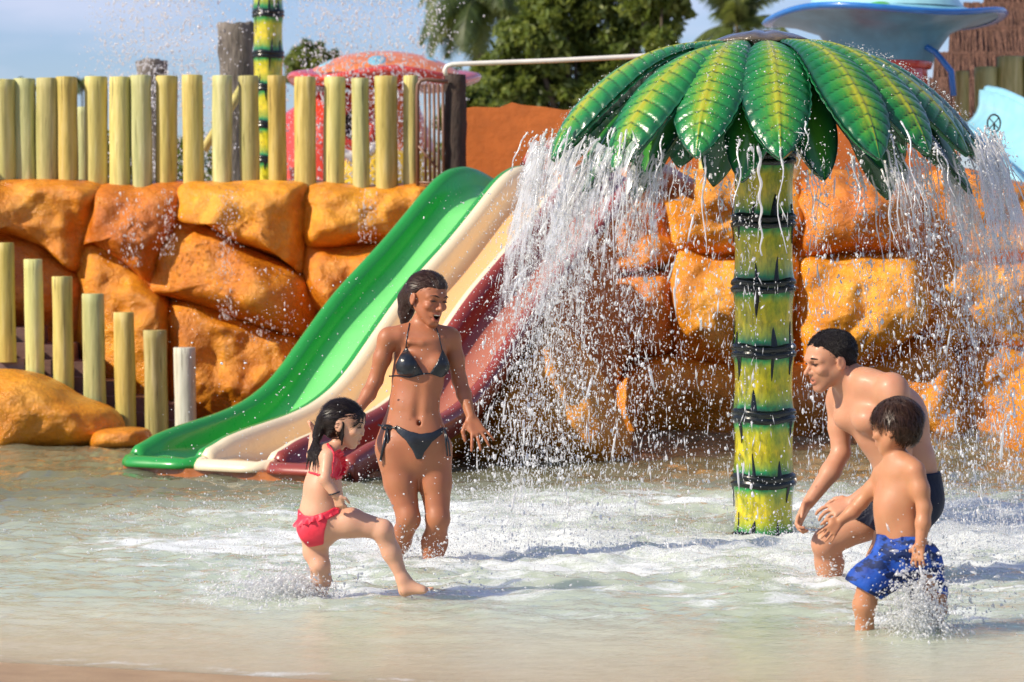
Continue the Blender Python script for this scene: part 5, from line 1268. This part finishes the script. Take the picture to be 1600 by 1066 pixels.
    S2 = [(483, 738), (490, 740), (500, 742)]
    f.string('strap', S2, .0045, F_red); f.string('strap', [(512, 694), (519, 704), (526, 716)], .0055, F_red)
    fr = MB(); V = []; m = 40
    for j in range(5):
        for k in range(m):
            u = k / (m - 1); q = np.array(f.surf(522 + 12 * math.sin(u * 2.6), 706 + 40 * u, .006)); o_ = .022 * j / 4
            V.append(q + np.array([o_ + .005 * math.sin(u * 40) * j / 4, -.006 - .006 * math.sin(u * 40 + 1) * j / 4, .003 * j]))
    mesh_np('frill', V, gridF(5, m), F_red, f.root)
    MB().tube([tuple(p(522.5, 771, -.135) + np.array([.0205 * math.cos(a), .0205 * math.sin(a), .006 * math.cos(a)])) for a in np.linspace(0, 2 * math.pi, 20)], .003, 6).build('bracelet', F_black, f.root)
girl()
# ---- man
def man():
    Y = 12.05
    f = Figure(Y, 'dark-haired man in navy swim shorts bending forward with both arms reaching down', .0052, (at(1228, 0, Y).x - .02, Y - .48, -.30), (at(1475, 0, Y).x + .03, Y + .45, 1.10), SK_M, H_M); p = f.p; S = f.S
    sa = np.array((.60, -.80, 0)); sp = p(1416, 720) - p(1362, 630); sp /= np.linalg.norm(sp); dax = np.cross(sa, sp)
    S.cap(p(1364, 636), p(1388, 672), .148, .150, .04, ax=dax, ratio=.80)
    S.cap(p(1388, 672), p(1412, 718), .150, .134, .04, ax=dax, ratio=.82)
    S.cap(p(1412, 718), p(1420, 765), .134, .142, .04, ax=dax, ratio=.86)
    # chest and back detail
    for c_, rr in ((p(1362, 655, -.10), .085), (p(1330, 652, .045), .078)): S.ell(c_, (rr, rr, rr * .8), None, .04)
    S.cap(p(1318, 622, .13), p(1392, 612, -.15), .062, .064, .05)
    S.chain([p(1330, 588, .02), p(1356, 600, -.07), p(1388, 604, -.15)], [.058, .056, .050], .04); S.chain([p(1324, 596, .04), p(1316, 612, .12)], [.05, .046], .04)
    S.ell(p(1396, 612, -.175), (.066, .064, .072), None, .03); S.ell(p(1312, 626, .16), (.056, .058, .066), None, .03)
    S.cap(p(1310, 580, .0), p(1346, 610, .0), .058, .066, .03)
    S.ell(p(1402, 628, -.02), (.085, .11, .075), None, .07); S.ell(p(1424, 662, .0), (.07, .09, .11), None, .06)
    for a, b, dy in ((1352, 693, -.115), (1362, 716, -.10)): S.cap(p(a, b, dy), p(a + 22, b - 8, dy - .03), .006, .006, .02, op='cut')
    # arms
    S.chain([p(1310, 632, .16), p(1312, 668, .15), p(1314, 708, .13)], [.050, .048, .040], .02); S.chain([p(1314, 708, .13), p(1298, 737, .09), p(1263, 786, .03)], [.041, .042, .026], .015)
    f.hand(p(1263, 786, .03), p(1248, 815, .0), (.75, -.35, -.2), (-.35, -.9, .1), .178, spread=.10, curl=(.55, .6, .65, .7))
    S.chain([p(1399, 622, -.19), p(1408, 670, -.20), p(1410, 724, -.19)], [.054, .050, .041], .02); S.chain([p(1410, 724, -.19), p(1382, 752, -.21), p(1332, 784, -.22)], [.042, .042, .026], .015)
    f.hand(p(1332, 784, -.22), p(1308, 795, -.23), (-.2, .5, -.8), (-.3, -.5, .8), .178, spread=.14, curl=(.25, .3, .35, .4))
    # legs
    S.chain([p(1402, 778, .08), p(1350, 812, .07), p(1294, 846, .04)], [.098, .086, .062], .03); S.ell(p(1287, 850, .03), (.046, .05, .052), None, .03)
    S.chain([p(1291, 852, .05), p(1296, 880, .08), p(1297, 915, .09), p(1300, 975, .1)], [.058, .060, .048, .034], .02); f.foot(p(1300, 970, .1), p(1306, 992, .1), p(1262, 994, .05), .25)
    S.chain([p(1424, 785, -.08), p(1400, 830, -.11), p(1376, 872, -.13)], [.098, .082, .058], .03); S.chain([p(1376, 874, -.12), p(1392, 905, -.06), p(1412, 975, .02)], [.056, .056, .036], .02); f.foot(p(1412, 970, .02), p(1420, 992, .03), p(1378, 996, -.03), .25)
    f.head(p(1297, 564, .0), (-.915, -.34, -.20), (.06, 0, 1), .252, smile=1, open_=.05, slim=1.02, nose=1.02, brow=1.3)
    o = f.finish(beard=.26); f.place_eyes()
    def cut(x, y, z):
        line = np.interp(y, [-.5, -.2, -.08, .03, .10, .20, .40], [-.30, -.24, -.05, .02, .15, .26, .31]); return line - z + .015 * np.sin(x * 50) * (y > .15)
    f.hair(cut, .030, None, lumps=.016, blades=(5200, .014, (.1, .6, .3), .7, .0013, .008))
    wl = p(1418, 742); w_n = -sp * 1.0 + np.array([.1, 0, .25])
    f.loose('swim_shorts', F_navy, [(p(1418, 745), p(1421, 775), .150, .155, dax, .86), (p(1408, 782, .07), p(1335, 822, .07), .110, .112, None, 1), (p(1426, 785, -.08), p(1398, 838, -.11), .112, .112, None, 1)],
            [(p(1418, 738), (-.05, 0, 1)), (p(1322, 822, .07), p(1335, 822, 0) - p(1402, 780, 0)), (p(1392, 842, -.11), p(1398, 838, 0) - p(1426, 785, 0))], .008, 9, seed=3)
    f.string('drawstring', [(1388, 741), (1382, 757)], .003, M_white)
M_white = m_white
man()
# ---- boy
def boy():
    Y = 10.4
    f = Figure(Y, 'small boy in bright blue swim shorts seen from behind, splashing in front of the man', .0037, (at(1280, 0, Y).x - .02, Y - .26, -.17), (at(1480, 0, Y).x + .02, Y + .30, .87), SK_B, H_B); p = f.p; S = f.S
    dax = (.75, .66, 0)
    S.cap(p(1405, 744), p(1402, 785), .090, .086, .03, ax=dax, ratio=.72)
    S.cap(p(1402, 785), p(1406, 828), .086, .084, .03, ax=dax, ratio=.82)
    S.cap(p(1406, 828), p(1414, 856), .086, .090, .03, ax=dax, ratio=.88)
    S.ell(p(1391, 800, -.01), (.056, .062, .075), None, .03)
    S.cap(p(1378, 741, .06), p(1427, 734, -.07), .034, .036, .025); S.cap(p(1400, 700, .01), p(1402, 726, .01), .034, .038, .02)
    S.chain([p(1400, 718, .0), p(1420, 727, -.05)], [.034, .030], .025)
    for a, b, dy in ((1418, 752, .055), (1424, 758, -.055)): S.ell(p(a, b, dy), (.035, .035, .045), None, .025)
    S.cap(p(1424, 738, .01), p(1428, 815, .0), .008, .008, .02, op='cut')
    S.chain([p(1431, 738, -.085), p(1438, 765, -.10), p(1444, 794, -.11)], [.035, .031, .027], .02); S.chain([p(1444, 794, -.11), p(1442, 818, -.12), p(1438, 850, -.13)], [.027, .027, .019], .012)
    f.hand(p(1438, 850, -.13), p(1435, 870, -.135), (.5, .8, 0), (-.85, .0, 0), .108, curl=(.45, .5, .55, .6))
    S.chain([p(1378, 744, .075), p(1362, 765, .09), p(1346, 785, .10)], [.033, .029, .026], .02); S.chain([p(1346, 785, .10), p(1332, 800, .10), p(1313, 814, .09)], [.026, .026, .018], .012)
    f.hand(p(1313, 814, .09), p(1299, 830, .07), (-.4, .5, -.5), (-.5, -.7, 0), .108, spread=.16, curl=(.2, .2, .25, .3))
    S.chain([p(1398, 872, -.02), p(1376, 890, -.04), p(1360, 906, -.05)], [.066, .055, .043], .02); S.chain([p(1359, 908, -.05), p(1351, 945, -.03), p(1351, 985, -.01), p(1352, 1022, .0)], [.043, .041, .031, .026], .02); f.foot(p(1352, 1020, 0), p(1358, 1036, .01), p(1326, 1040, -.03), .14)
    S.chain([p(1428, 874, .03), p(1448, 905, .03), p(1460, 930, .02)], [.066, .052, .042], .02); S.chain([p(1460, 932, .02), p(1463, 950, .08), p(1463, 966, .15)], [.042, .038, .027], .02); f.foot(p(1463, 966, .15), p(1470, 962, .18), p(1450, 992, .20), .14, up=(-.2, 1, .3))
    f.head(p(1400, 669, .0), (-.83, .50, -.12), (0, 0, 1), .208, child=True, smile=0, slim=1.0, nose=.92, brow=.6)
    f.finish(); f.place_eyes()
    def cut(x, y, z):
        line = np.interp(y, [-.5, -.3, -.14, -.04, .04, .14, .40], [-.36, -.34, -.16, -.02, .04, .06, .14]); return line - z + .025 * np.sin(x * 40 + y * 20)
    f.hair(cut, .055, None, lumps=.030, blades=(2600, .045, (0, .1, -1), .22, .0018, .003))
    f.loose('swim_shorts', F_blue, [(p(1409, 838), p(1416, 862), .092, .102, dax, .88), (p(1402, 872, -.03), p(1354, 912, -.05), .084, .070, None, 1), (p(1430, 868, .03), p(1452, 925, .03), .082, .068, None, 1)],
            [(p(1409, 835), (.03, 0, 1)), (p(1354, 924, -.05), p(1354, 924, 0) - p(1385, 868, 0)), (p(1456, 940, .03), (.2, 0, -1))], .019, 9, seed=8)
    a0 = p(1410, 838); V = []
    MB().lathe([(.089, -.012), (.093, -.006), (.093, .006), (.088, .010)], tuple(a0), 80, wav=lambda a, r, z: (-.012 + .004 * math.sin(a * 26) + .004 * math.cos(2 * (a - 2.3)), .0)).build('waistband', F_blue, f.root)
boy()
# ---------------------------------------------------------------- falling water
def water_mat(name, white=.55, tr=.25):
    m, t, b, o = M(name)
    d = nd(t, 'ShaderNodeBsdfDiffuse', {'Color': (.96, .96, .97, 1)}).outputs[0]; tl = nd(t, 'ShaderNodeBsdfTranslucent', {'Color': (.96, .96, .97, 1)}).outputs[0]
    g = nd(t, 'ShaderNodeBsdfGlossy', {'Color': (1, 1, 1, 1), 'Roughness': .22}).outputs[0]; x = nd(t, 'ShaderNodeBsdfTransparent', {'Color': (.95, .97, .97, 1)}).outputs[0]
    dd = nd(t, 'ShaderNodeMixShader', {0: .6, 1: d, 2: tl}).outputs[0]; gg = nd(t, 'ShaderNodeMixShader', {0: .13, 1: dd, 2: g}).outputs[0]
    fin = nd(t, 'ShaderNodeMixShader', {0: tr, 1: gg, 2: x}).outputs[0]; t.links.new(fin, o.inputs['Surface']); return m
M_drop = water_mat('white_water_drops', tr=.14)
M_mist = water_mat('fine_white_spray', tr=.38)
m_veil, t, b, o = M('thin_water_sheet')
u_ = attr(t, 'u'); v_ = attr(t, 'v'); dn = attr(t, 'dens')
vec = nd(t, 'ShaderNodeCombineXYZ', {0: mth(t, 'MULTIPLY', u_, 1.0), 1: mth(t, 'MULTIPLY', v_, .16), 2: 0.0}).outputs[0]
vec2 = nd(t, 'ShaderNodeCombineXYZ', {0: mth(t, 'MULTIPLY', u_, 1.0), 1: mth(t, 'MULTIPLY', v_, .6), 2: 3.0}).outputs[0]
st1 = noise(t, 60, 5, vec, .65); st2 = noise(t, 26, 5, vec2, .7)
al = mth(t, 'ADD', mth(t, 'ADD', mth(t, 'MULTIPLY', st1, .9), mth(t, 'MULTIPLY', st2, .9)), mth(t, 'MULTIPLY_ADD', dn, .85, -1.30))
al = ramp(t, al, [(.02, 0), (.28, .80)])
d = nd(t, 'ShaderNodeBsdfDiffuse', {'Color': (.84, .85, .88, 1)}).outputs[0]; tl = nd(t, 'ShaderNodeBsdfTranslucent', {'Color': (.84, .85, .88, 1)}).outputs[0]
dd = nd(t, 'ShaderNodeMixShader', {0: .5, 1: d, 2: tl}).outputs[0]; g = nd(t, 'ShaderNodeBsdfGlossy', {'Roughness': .15}).outputs[0]
dd = nd(t, 'ShaderNodeMixShader', {0: .15, 1: dd, 2: g}).outputs[0]; x = nd(t, 'ShaderNodeBsdfTransparent').outputs[0]
t.links.new(nd(t, 'ShaderNodeMixShader', {0: al, 1: x, 2: dd}).outputs[0], o.inputs['Surface'])

OV = np.array([(1, 0, 0), (-1, 0, 0), (0, 1, 0), (0, -1, 0), (0, 0, 1), (0, 0, -1)], float)
OF = np.array([(0, 2, 4), (2, 1, 4), (1, 3, 4), (3, 0, 4), (2, 0, 5), (1, 2, 5), (3, 1, 5), (0, 3, 5)])
# a rounder drop for the larger ones
def ico():
    import bmesh
    bm_ = bmesh.new(); bmesh.ops.create_icosphere(bm_, subdivisions=1, radius=1); v = np.array([q.co[:] for q in bm_.verts]); fc = np.array([[q.index for q in f_.verts] for f_ in bm_.faces]); bm_.free(); return v, fc
IV, IF = ico()
def drops(name, P, D, r, stretch, label=None, cat=None, mat=None, big=.0044):
    """one mesh of drops; each is stretched along its velocity D"""
    D = D / (np.linalg.norm(D, axis=1)[:, None] + 1e-9); A = np.cross(D, [0.13, 1, .07]); A /= np.linalg.norm(A, axis=1)[:, None] + 1e-9; B = np.cross(D, A)
    Vs = []; Fs = []; off = 0
    for sel, (bv, bf) in ((r < big, (OV, OF)), (r >= big, (IV, IF))):
        n = sel.sum()
        if not n: continue
        j = 1 + rng.uniform(-.35, .45, (n, len(bv), 1)); sh = bv[None] * j
        V = P[sel][:, None] + r[sel][:, None, None] * (sh[..., 0:1] * A[sel][:, None] * 1.0 + sh[..., 1:2] * B[sel][:, None] + sh[..., 2:3] * D[sel][:, None] * stretch[sel][:, None, None])
        Vs.append(V.reshape(-1, 3)); Fs.append((bf[None] + (np.arange(n) * len(bv))[:, None, None]).reshape(-1, 3) + off); off += n * len(bv)
    o = mesh_np(name, np.concatenate(Vs), np.concatenate(Fs), mat or M_drop)
    return tag(o, label, cat, kind='stuff')
G = 9.81
def wgt(ang):                                            # how much water leaves the crown in a direction (0 = +x)
    f_ = abs(math.cos(ang)); return .62 + .38 * f_ ** 1.3
P = []; D = []; Rr = []; St = []
tubes = MB(); Vv = []; Fv = []; Au = []; Av = []; Ad = []; voff = 0
nr_ = np.random.default_rng(12)
for (ang, r0, z0) in LEAVES:
    wa = wgt(ang); front = -math.sin(ang)
    if front > .8: wa *= .55
    if math.sin(ang) > .3: wa *= .6
    n = int(2200 * wa)
    # strands leave the rim of the leaf; drops bunch along strands
    ns = max(4, int(20 * wa)); sa_ = ang + nr_.normal(0, .10, ns); sr0 = r0 + nr_.normal(0, .03, ns); sv = np.abs(nr_.normal(.24, .24, ns)) + .04; sv0 = nr_.uniform(.1, .6, ns); sz0 = z0 + nr_.uniform(-.02, .12, ns)
    k = nr_.integers(0, ns, n); tt_ = nr_.uniform(0, 1, n) ** .70 * .64; sp = .008 + .075 * tt_
    R_ = sr0[k] + sv[k] * tt_ + nr_.normal(0, 1, n) * sp * .55; a_ = sa_[k] + nr_.normal(0, 1, n) * sp / 1.1 * .75; z = sz0[k] - sv0[k] * tt_ - .5 * G * tt_ ** 2 + nr_.normal(0, .035, n) * (tt_ + .2)
    ok = z > 0
    P.append(np.stack([PC[0] + R_ * np.cos(a_), PC[1] + R_ * np.sin(a_), z], 1)[ok]); D.append(np.stack([sv[k] * np.cos(a_), sv[k] * np.sin(a_), -sv0[k] - G * tt_], 1)[ok] + nr_.normal(0, .8, (ok.sum(), 3)))
    Rr.append((nr_.lognormal(-6.15, .50, n) * (1 + 0 * tt_))[ok]); St.append(np.where(nr_.uniform(0, 1, n) < .28, nr_.uniform(3.5, 9, n), nr_.uniform(1, 2.4, n))[ok])
    for q in range(int(ns * (.35 if front > .8 else .75))):
        t1 = nr_.uniform(.06, .30); m = 14; ph = nr_.uniform(0, 9)
        pts = []
        for j in range(m + 1):
            t_ = t1 * j / m; rr = sr0[q] + sv[q] * t_ + .012 * math.sin(j * .9 + ph) * t_ * 4; aa = sa_[q] + .012 * math.sin(j * .7 + ph * 2) * t_ * 6
            pts.append((PC[0] + rr * math.cos(aa), PC[1] + rr * math.sin(aa), sz0[q] - sv0[q] * t_ - .5 * G * t_ * t_))
        rad = [(.0056 * (1 - .75 * j / m) * (.55 + .6 * abs(math.sin(j * 1.3 + ph)))) * nr_.uniform(.6, 1.2) + .0008 for j in range(m + 1)]
        tubes.tube(pts, rad, 5)
    # sheet
    if wa > .12:
        nu_, nv_ = 26, 30; da = .17; t1 = .44
        uu = np.linspace(-1, 1, nu_); tt2 = np.linspace(0, 1, nv_); U, T = np.meshgrid(uu, tt2, indexing='ij'); Tm = T * t1
        vv = (.42 + .30 * vnoise(np.stack([U * 2 + ang * 9, 0 * U, 0 * U], -1), 1.0, 4)) 
        Rq = r0 + vv * Tm + .03 * vnoise(np.stack([U * 3 + ang * 7, T * 3, 0 * U], -1), 1.5, 8) * T; A2 = ang + U * da
        Zq = z0 + .07 * (1 - U ** 2) * 0 + .10 * U ** 2 - .35 * Tm - .5 * G * Tm ** 2
        Vv.append(np.stack([PC[0] + Rq * np.cos(A2), PC[1] + Rq * np.sin(A2), Zq], -1).reshape(-1, 3)); Fv.append(gridF(nu_, nv_) + voff); voff += nu_ * nv_
        Au.append((A2 * 1.2 + 0 * T).ravel()); Av.append((Zq).ravel()); Ad.append(((wa * .80 + .0) * (1 - T) ** .45 * (1 - U ** 6) + .30 * (wa - .6)).ravel())
P, D, Rr, St = map(np.concatenate, (P, D, Rr, St))
Rr = np.where(St > 3, Rr * .55, Rr); St = np.where(St > 3, St * 1.7, St)
# a few central dribbles down the front of the post
dr_ = drops('falling_drops', P, D, np.clip(Rr, .0009, .0085), St, 'white drops and splashes raining down all round the palm shower', 'water')
for (px, yb, dyY) in ((1186, 400, -1.08),):
    a = at(px, 228, 14 + dyY); b_ = at(px + 4, yb, 14 + dyY + .02); pts = [a.lerp(b_, j / 30) + Vector((.006 * math.sin(j * .9 + px), 0, 0)) for j in range(31)]
    tubes.tube(pts, [(.0085 if px == 1186 else .004) * (.55 + .45 * abs(math.sin(j * .8))) * (1 - .7 * j / 30) + .001 for j in range(31)], 6)
o = tubes.build('water_strands', M_drop); tag(o, 'thin strings of water hanging from the tips of the palm shower leaves', 'water', kind='stuff')
o = mesh_np('water_sheet', np.concatenate(Vv), np.concatenate(Fv), m_veil, attrs={'u': np.concatenate(Au), 'v': np.concatenate(Av), 'dens': np.concatenate(Ad)})
tag(o, 'thin sheets of water pouring off the palm shower leaf tips', 'water', kind='stuff')

# water running over the crown leaves: beads lying on them
n = 3600; a_ = np.array([LEAVES[i][0] for i in nr_.integers(0, 18, n)]) + nr_.normal(0, .11, n); r_q = .35 + .80 * nr_.uniform(0, 1, n) ** .55
tp_ = np.array(top_path); zq = np.interp(r_q, tp_[:, 0], tp_[:, 1]) + np.abs(nr_.normal(0, .012, n)) + .004
drops('leaf_beads', np.stack([PC[0] + r_q * np.cos(a_), PC[1] + r_q * np.sin(a_), zq], 1), nr_.normal(0, 1, (n, 3)), np.clip(nr_.lognormal(-6.35, .4, n), .001, .005), nr_.uniform(1, 2, n), 'beads of water bouncing on the green palm shower leaves', 'water')
# spray in front of the far bamboo post, behind the fence
n = 26000; a_ = nr_.uniform(0, 2 * math.pi, n); ph = nr_.uniform(0, 1, n) ** .7
rr = 1.15 + .22 * nr_.normal(0, 1, n) * .8 + .35 * ph; px_ = b2c = None
X = cx + rr * np.cos(a_) - .02; Yq = cy + rr * np.sin(a_) * .8; Z = 4.1 - 2.4 * nr_.uniform(0, 1, n)
band = fbm(np.stack([a_ * 5, 0 * a_, Z * .5], -1), 1.0, 3, 3); keep = band + nr_.normal(0, .25, n) > -.12
drops('spray_drops', np.stack([X, Yq, Z], 1)[keep], np.stack([.15 * np.cos(a_), .15 * np.sin(a_), -1 + 0 * a_], 1)[keep] + nr_.normal(0, .22, (keep.sum(), 3)), np.clip(nr_.lognormal(-5.35, .42, n), .002, .012)[keep], nr_.uniform(1, 2.6, n)[keep], 'fine bright spray falling round the far bamboo post behind the log fence', 'water', big=.02)
Vv = []; Fv = []; Au = []; Av = []; Ad = []
th_ = np.linspace(0, 2 * math.pi, 160); zz = np.linspace(0, 1, 30); A2, T = np.meshgrid(th_, zz, indexing='ij')
Rq = 1.15 + .28 * T + .06 * vnoise(np.stack([A2 * 3, T, 0 * T], -1), 1.5, 2)
V = np.stack([cx + Rq * np.cos(A2), cy + Rq * np.sin(A2) * .8, 4.2 - 2.0 * T], -1).reshape(-1, 3)
o = mesh_np('spray_sheet', V, gridF(160, 30), m_veil, attrs={'u': (A2 * 1.1).ravel(), 'v': (T * 2).ravel(), 'dens': (.40 - .25 * T).ravel()}); tag(o, 'misty curtain of water falling round the far bamboo post', 'water', kind='stuff')

# churned water under the shower
n = 420000; X = nr_.uniform(-3.2, 5.6, n); Yq = nr_.uniform(10.2, 18.5, n)
e = foam_env(X, Yq); q3 = np.stack([X, Yq * 1.5, 0 * X], 1); pr = np.clip(e * 1.2 - .15 + fbm(q3, 1.4, 3, 21) * .7, 0, 1) * np.clip(fbm(q3, 6, 3, 31) * 1.2 + .5, 0, 1) * e
k = nr_.uniform(0, 1, n) < pr * 1.15; X, Yq = X[k], Yq[k]; n = len(X)
hz = nr_.exponential(.036, n) * (.5 + 1.1 * e[k]) + np.where(nr_.uniform(0, 1, n) < .10, nr_.exponential(.12, n), 0)
zb = np.interp(Yq, [10, 18], [.02, .03]); r = np.clip(nr_.lognormal(-6.30, .45, n), .0010, .006)
drops('foam_splash', np.stack([X, Yq, zb * .6 + hz], 1), nr_.normal(0, 1, (n, 3)) + [0, 0, .8], r, nr_.uniform(1, 2.2, n), 'white churned splash where the shower water hits the pool', 'water', M_mist)
print('foam drops', n)

# kicked-up splashes round feet and hands
def burst(px, py, Y, n, vx, vz, vy=(0, .5), spread=.05, tmax=.35, rmu=-6.3, bias=.6):
    c = np.array(at(px, py, Y)); t_ = nr_.uniform(0, 1, n) ** bias * tmax; v = np.stack([nr_.normal(vx[0], vx[1], n), nr_.normal(vy[0], vy[1], n), np.abs(nr_.normal(vz[0], vz[1], n))], 1)
    p_ = c + nr_.normal(0, spread, (n, 3)) * [1, 1, .4] + v * t_[:, None]; p_[:, 2] -= .5 * G * t_ ** 2; ok = p_[:, 2] > -.01
    d_ = v.copy(); d_[:, 2] -= G * t_; return p_[ok], d_[ok] + nr_.normal(0, .2, (ok.sum(), 3)), np.clip(nr_.lognormal(rmu, .45, n), .0010, .006)[ok]
def splash(label, parts_, name='kicked_splash'):
    P_, D_, R_ = zip(*parts_); P_ = np.concatenate(P_); D_ = np.concatenate(D_); R_ = np.concatenate(R_)
    return drops(name, P_, D_, R_, nr_.uniform(1, 3, len(R_)), label, 'splash', M_mist)
splash('white splash fanning out behind the kicking girl standing foot', [burst(495, 932, 11.4, 8000, (-.85, .50), (.65, .45), spread=.04, tmax=.30, rmu=-6.0), burst(410, 940, 11.35, 5200, (-.1, .7), (.25, .28), spread=.11, tmax=.2, rmu=-6.1), burst(505, 900, 11.6, 700, (.1, .3), (1.0, .5), spread=.03), burst(330, 880, 12.6, 350, (0, .5), (.5, .4), spread=.2), burst(270, 885, 12.6, 260, (0, .5), (.4, .3), spread=.2)])
splash('splash of drops under the girl raised foot and round the woman shins', [burst(620, 935, 11.5, 1600, (.3, .8), (.5, .5), spread=.18), burst(660, 860, 13.1, 900, (.2, .5), (1.0, .7), spread=.08, tmax=.45), burst(610, 880, 12.8, 1300, (0, .6), (.5, .5), spread=.09), burst(675, 885, 12.8, 1300, (0, .6), (.5, .5), spread=.08), burst(690, 820, 13.0, 260, (.8, .5), (.8, .5), spread=.05)])
splash('tall white splash under the boy hand and back foot', [burst(1440, 970, 10.25, 4800, (-.10, .32), (1.05, .55), spread=.022, tmax=.26, rmu=-6.15), burst(1440, 975, 10.3, 1600, (-.2, .7), (.4, .4), spread=.06, tmax=.2), burst(1470, 940, 10.5, 700, (.6, .5), (1.0, .6), spread=.05)])
splash('low splash where the man front shin enters the water', [burst(1290, 912, 12.0, 1500, (0, .7), (.45, .4), spread=.10, tmax=.25), burst(1400, 880, 12.0, 500, (0, .6), (.6, .5), spread=.1)])
s_ = MB().tube([at(1437, 884, 10.25), at(1441, 900, 10.26), at(1437, 918, 10.28), at(1442, 940, 10.3), at(1444, 966, 10.32)], [.004, .006, .007, .010, .018], 8); tag(s_.build('water_stream', M_drop), 'thin stream of water running off the boy fingers', 'water')
# spatter hanging in the air and a long lash of water left of the shower
n = 2600; Yq = nr_.uniform(10.8, 16.5, n); pxs = 800 + nr_.normal(0, 330, n) - 60; pys = nr_.uniform(430, 940, n); k = (pxs > 250) & (pxs < 1150); Yq, pxs, pys = Yq[k], pxs[k], pys[k]
p_ = np.stack([(pxs - 800) / FPX * Yq, Yq, CAMH - (pys - HORIZ) / FPX * Yq], 1); p_ = p_[p_[:, 2] > .01]; n = len(p_)
n2 = 5200; Y2 = nr_.uniform(12.6, 15.4, n2); x2 = np.concatenate([nr_.normal(800, 62, n2 // 3), nr_.normal(905, 70, n2 // 3), nr_.uniform(1230, 1610, n2 - 2 * (n2 // 3))]); y2 = nr_.uniform(300, 720, n2)
p2 = np.stack([(x2 - 800) / FPX * Y2, Y2, CAMH - (y2 - HORIZ) / FPX * Y2], 1); k = (np.hypot(p2[:, 0] - PC[0], p2[:, 1] - PC[1]) > 1.0) & (p2[:, 2] > 0); p2 = p2[k]
p_ = np.concatenate([p_, p2]); n = len(p_)
drops('spatter', p_, nr_.normal(0, 1, (n, 3)) + [-.3, 0, -1], np.clip(nr_.lognormal(-6.35, .45, n), .001, .006), nr_.uniform(1, 2, n), 'loose drops of water hanging in the air between the slide and the shower', 'water')
# water trickling down the rocks
n = 1500; px_ = np.concatenate([nr_.normal(356, 9, 500), nr_.normal(262, 8, 250), nr_.normal(205, 14, 250), nr_.normal(575, 9, 200), nr_.normal(420, 30, 300)]); py_ = np.concatenate([nr_.uniform(296, 500, 500), nr_.uniform(296, 400, 250), nr_.uniform(300, 420, 250), nr_.uniform(296, 380, 200), nr_.uniform(420, 540, 300)])
Yr = YW - .62 + nr_.uniform(0, .12, n); p_ = np.stack([(px_ - 800) / FPX * Yr, Yr, CAMH - (py_ - HORIZ) / FPX * Yr], 1)
drops('rock_trickle', p_, nr_.normal(0, .15, (n, 3)) + [0, 0, -1], np.clip(nr_.lognormal(-6.0, .4, n), .001, .006), nr_.uniform(1.5, 4, n), 'glittering trickles of water running down the left boulders', 'water')
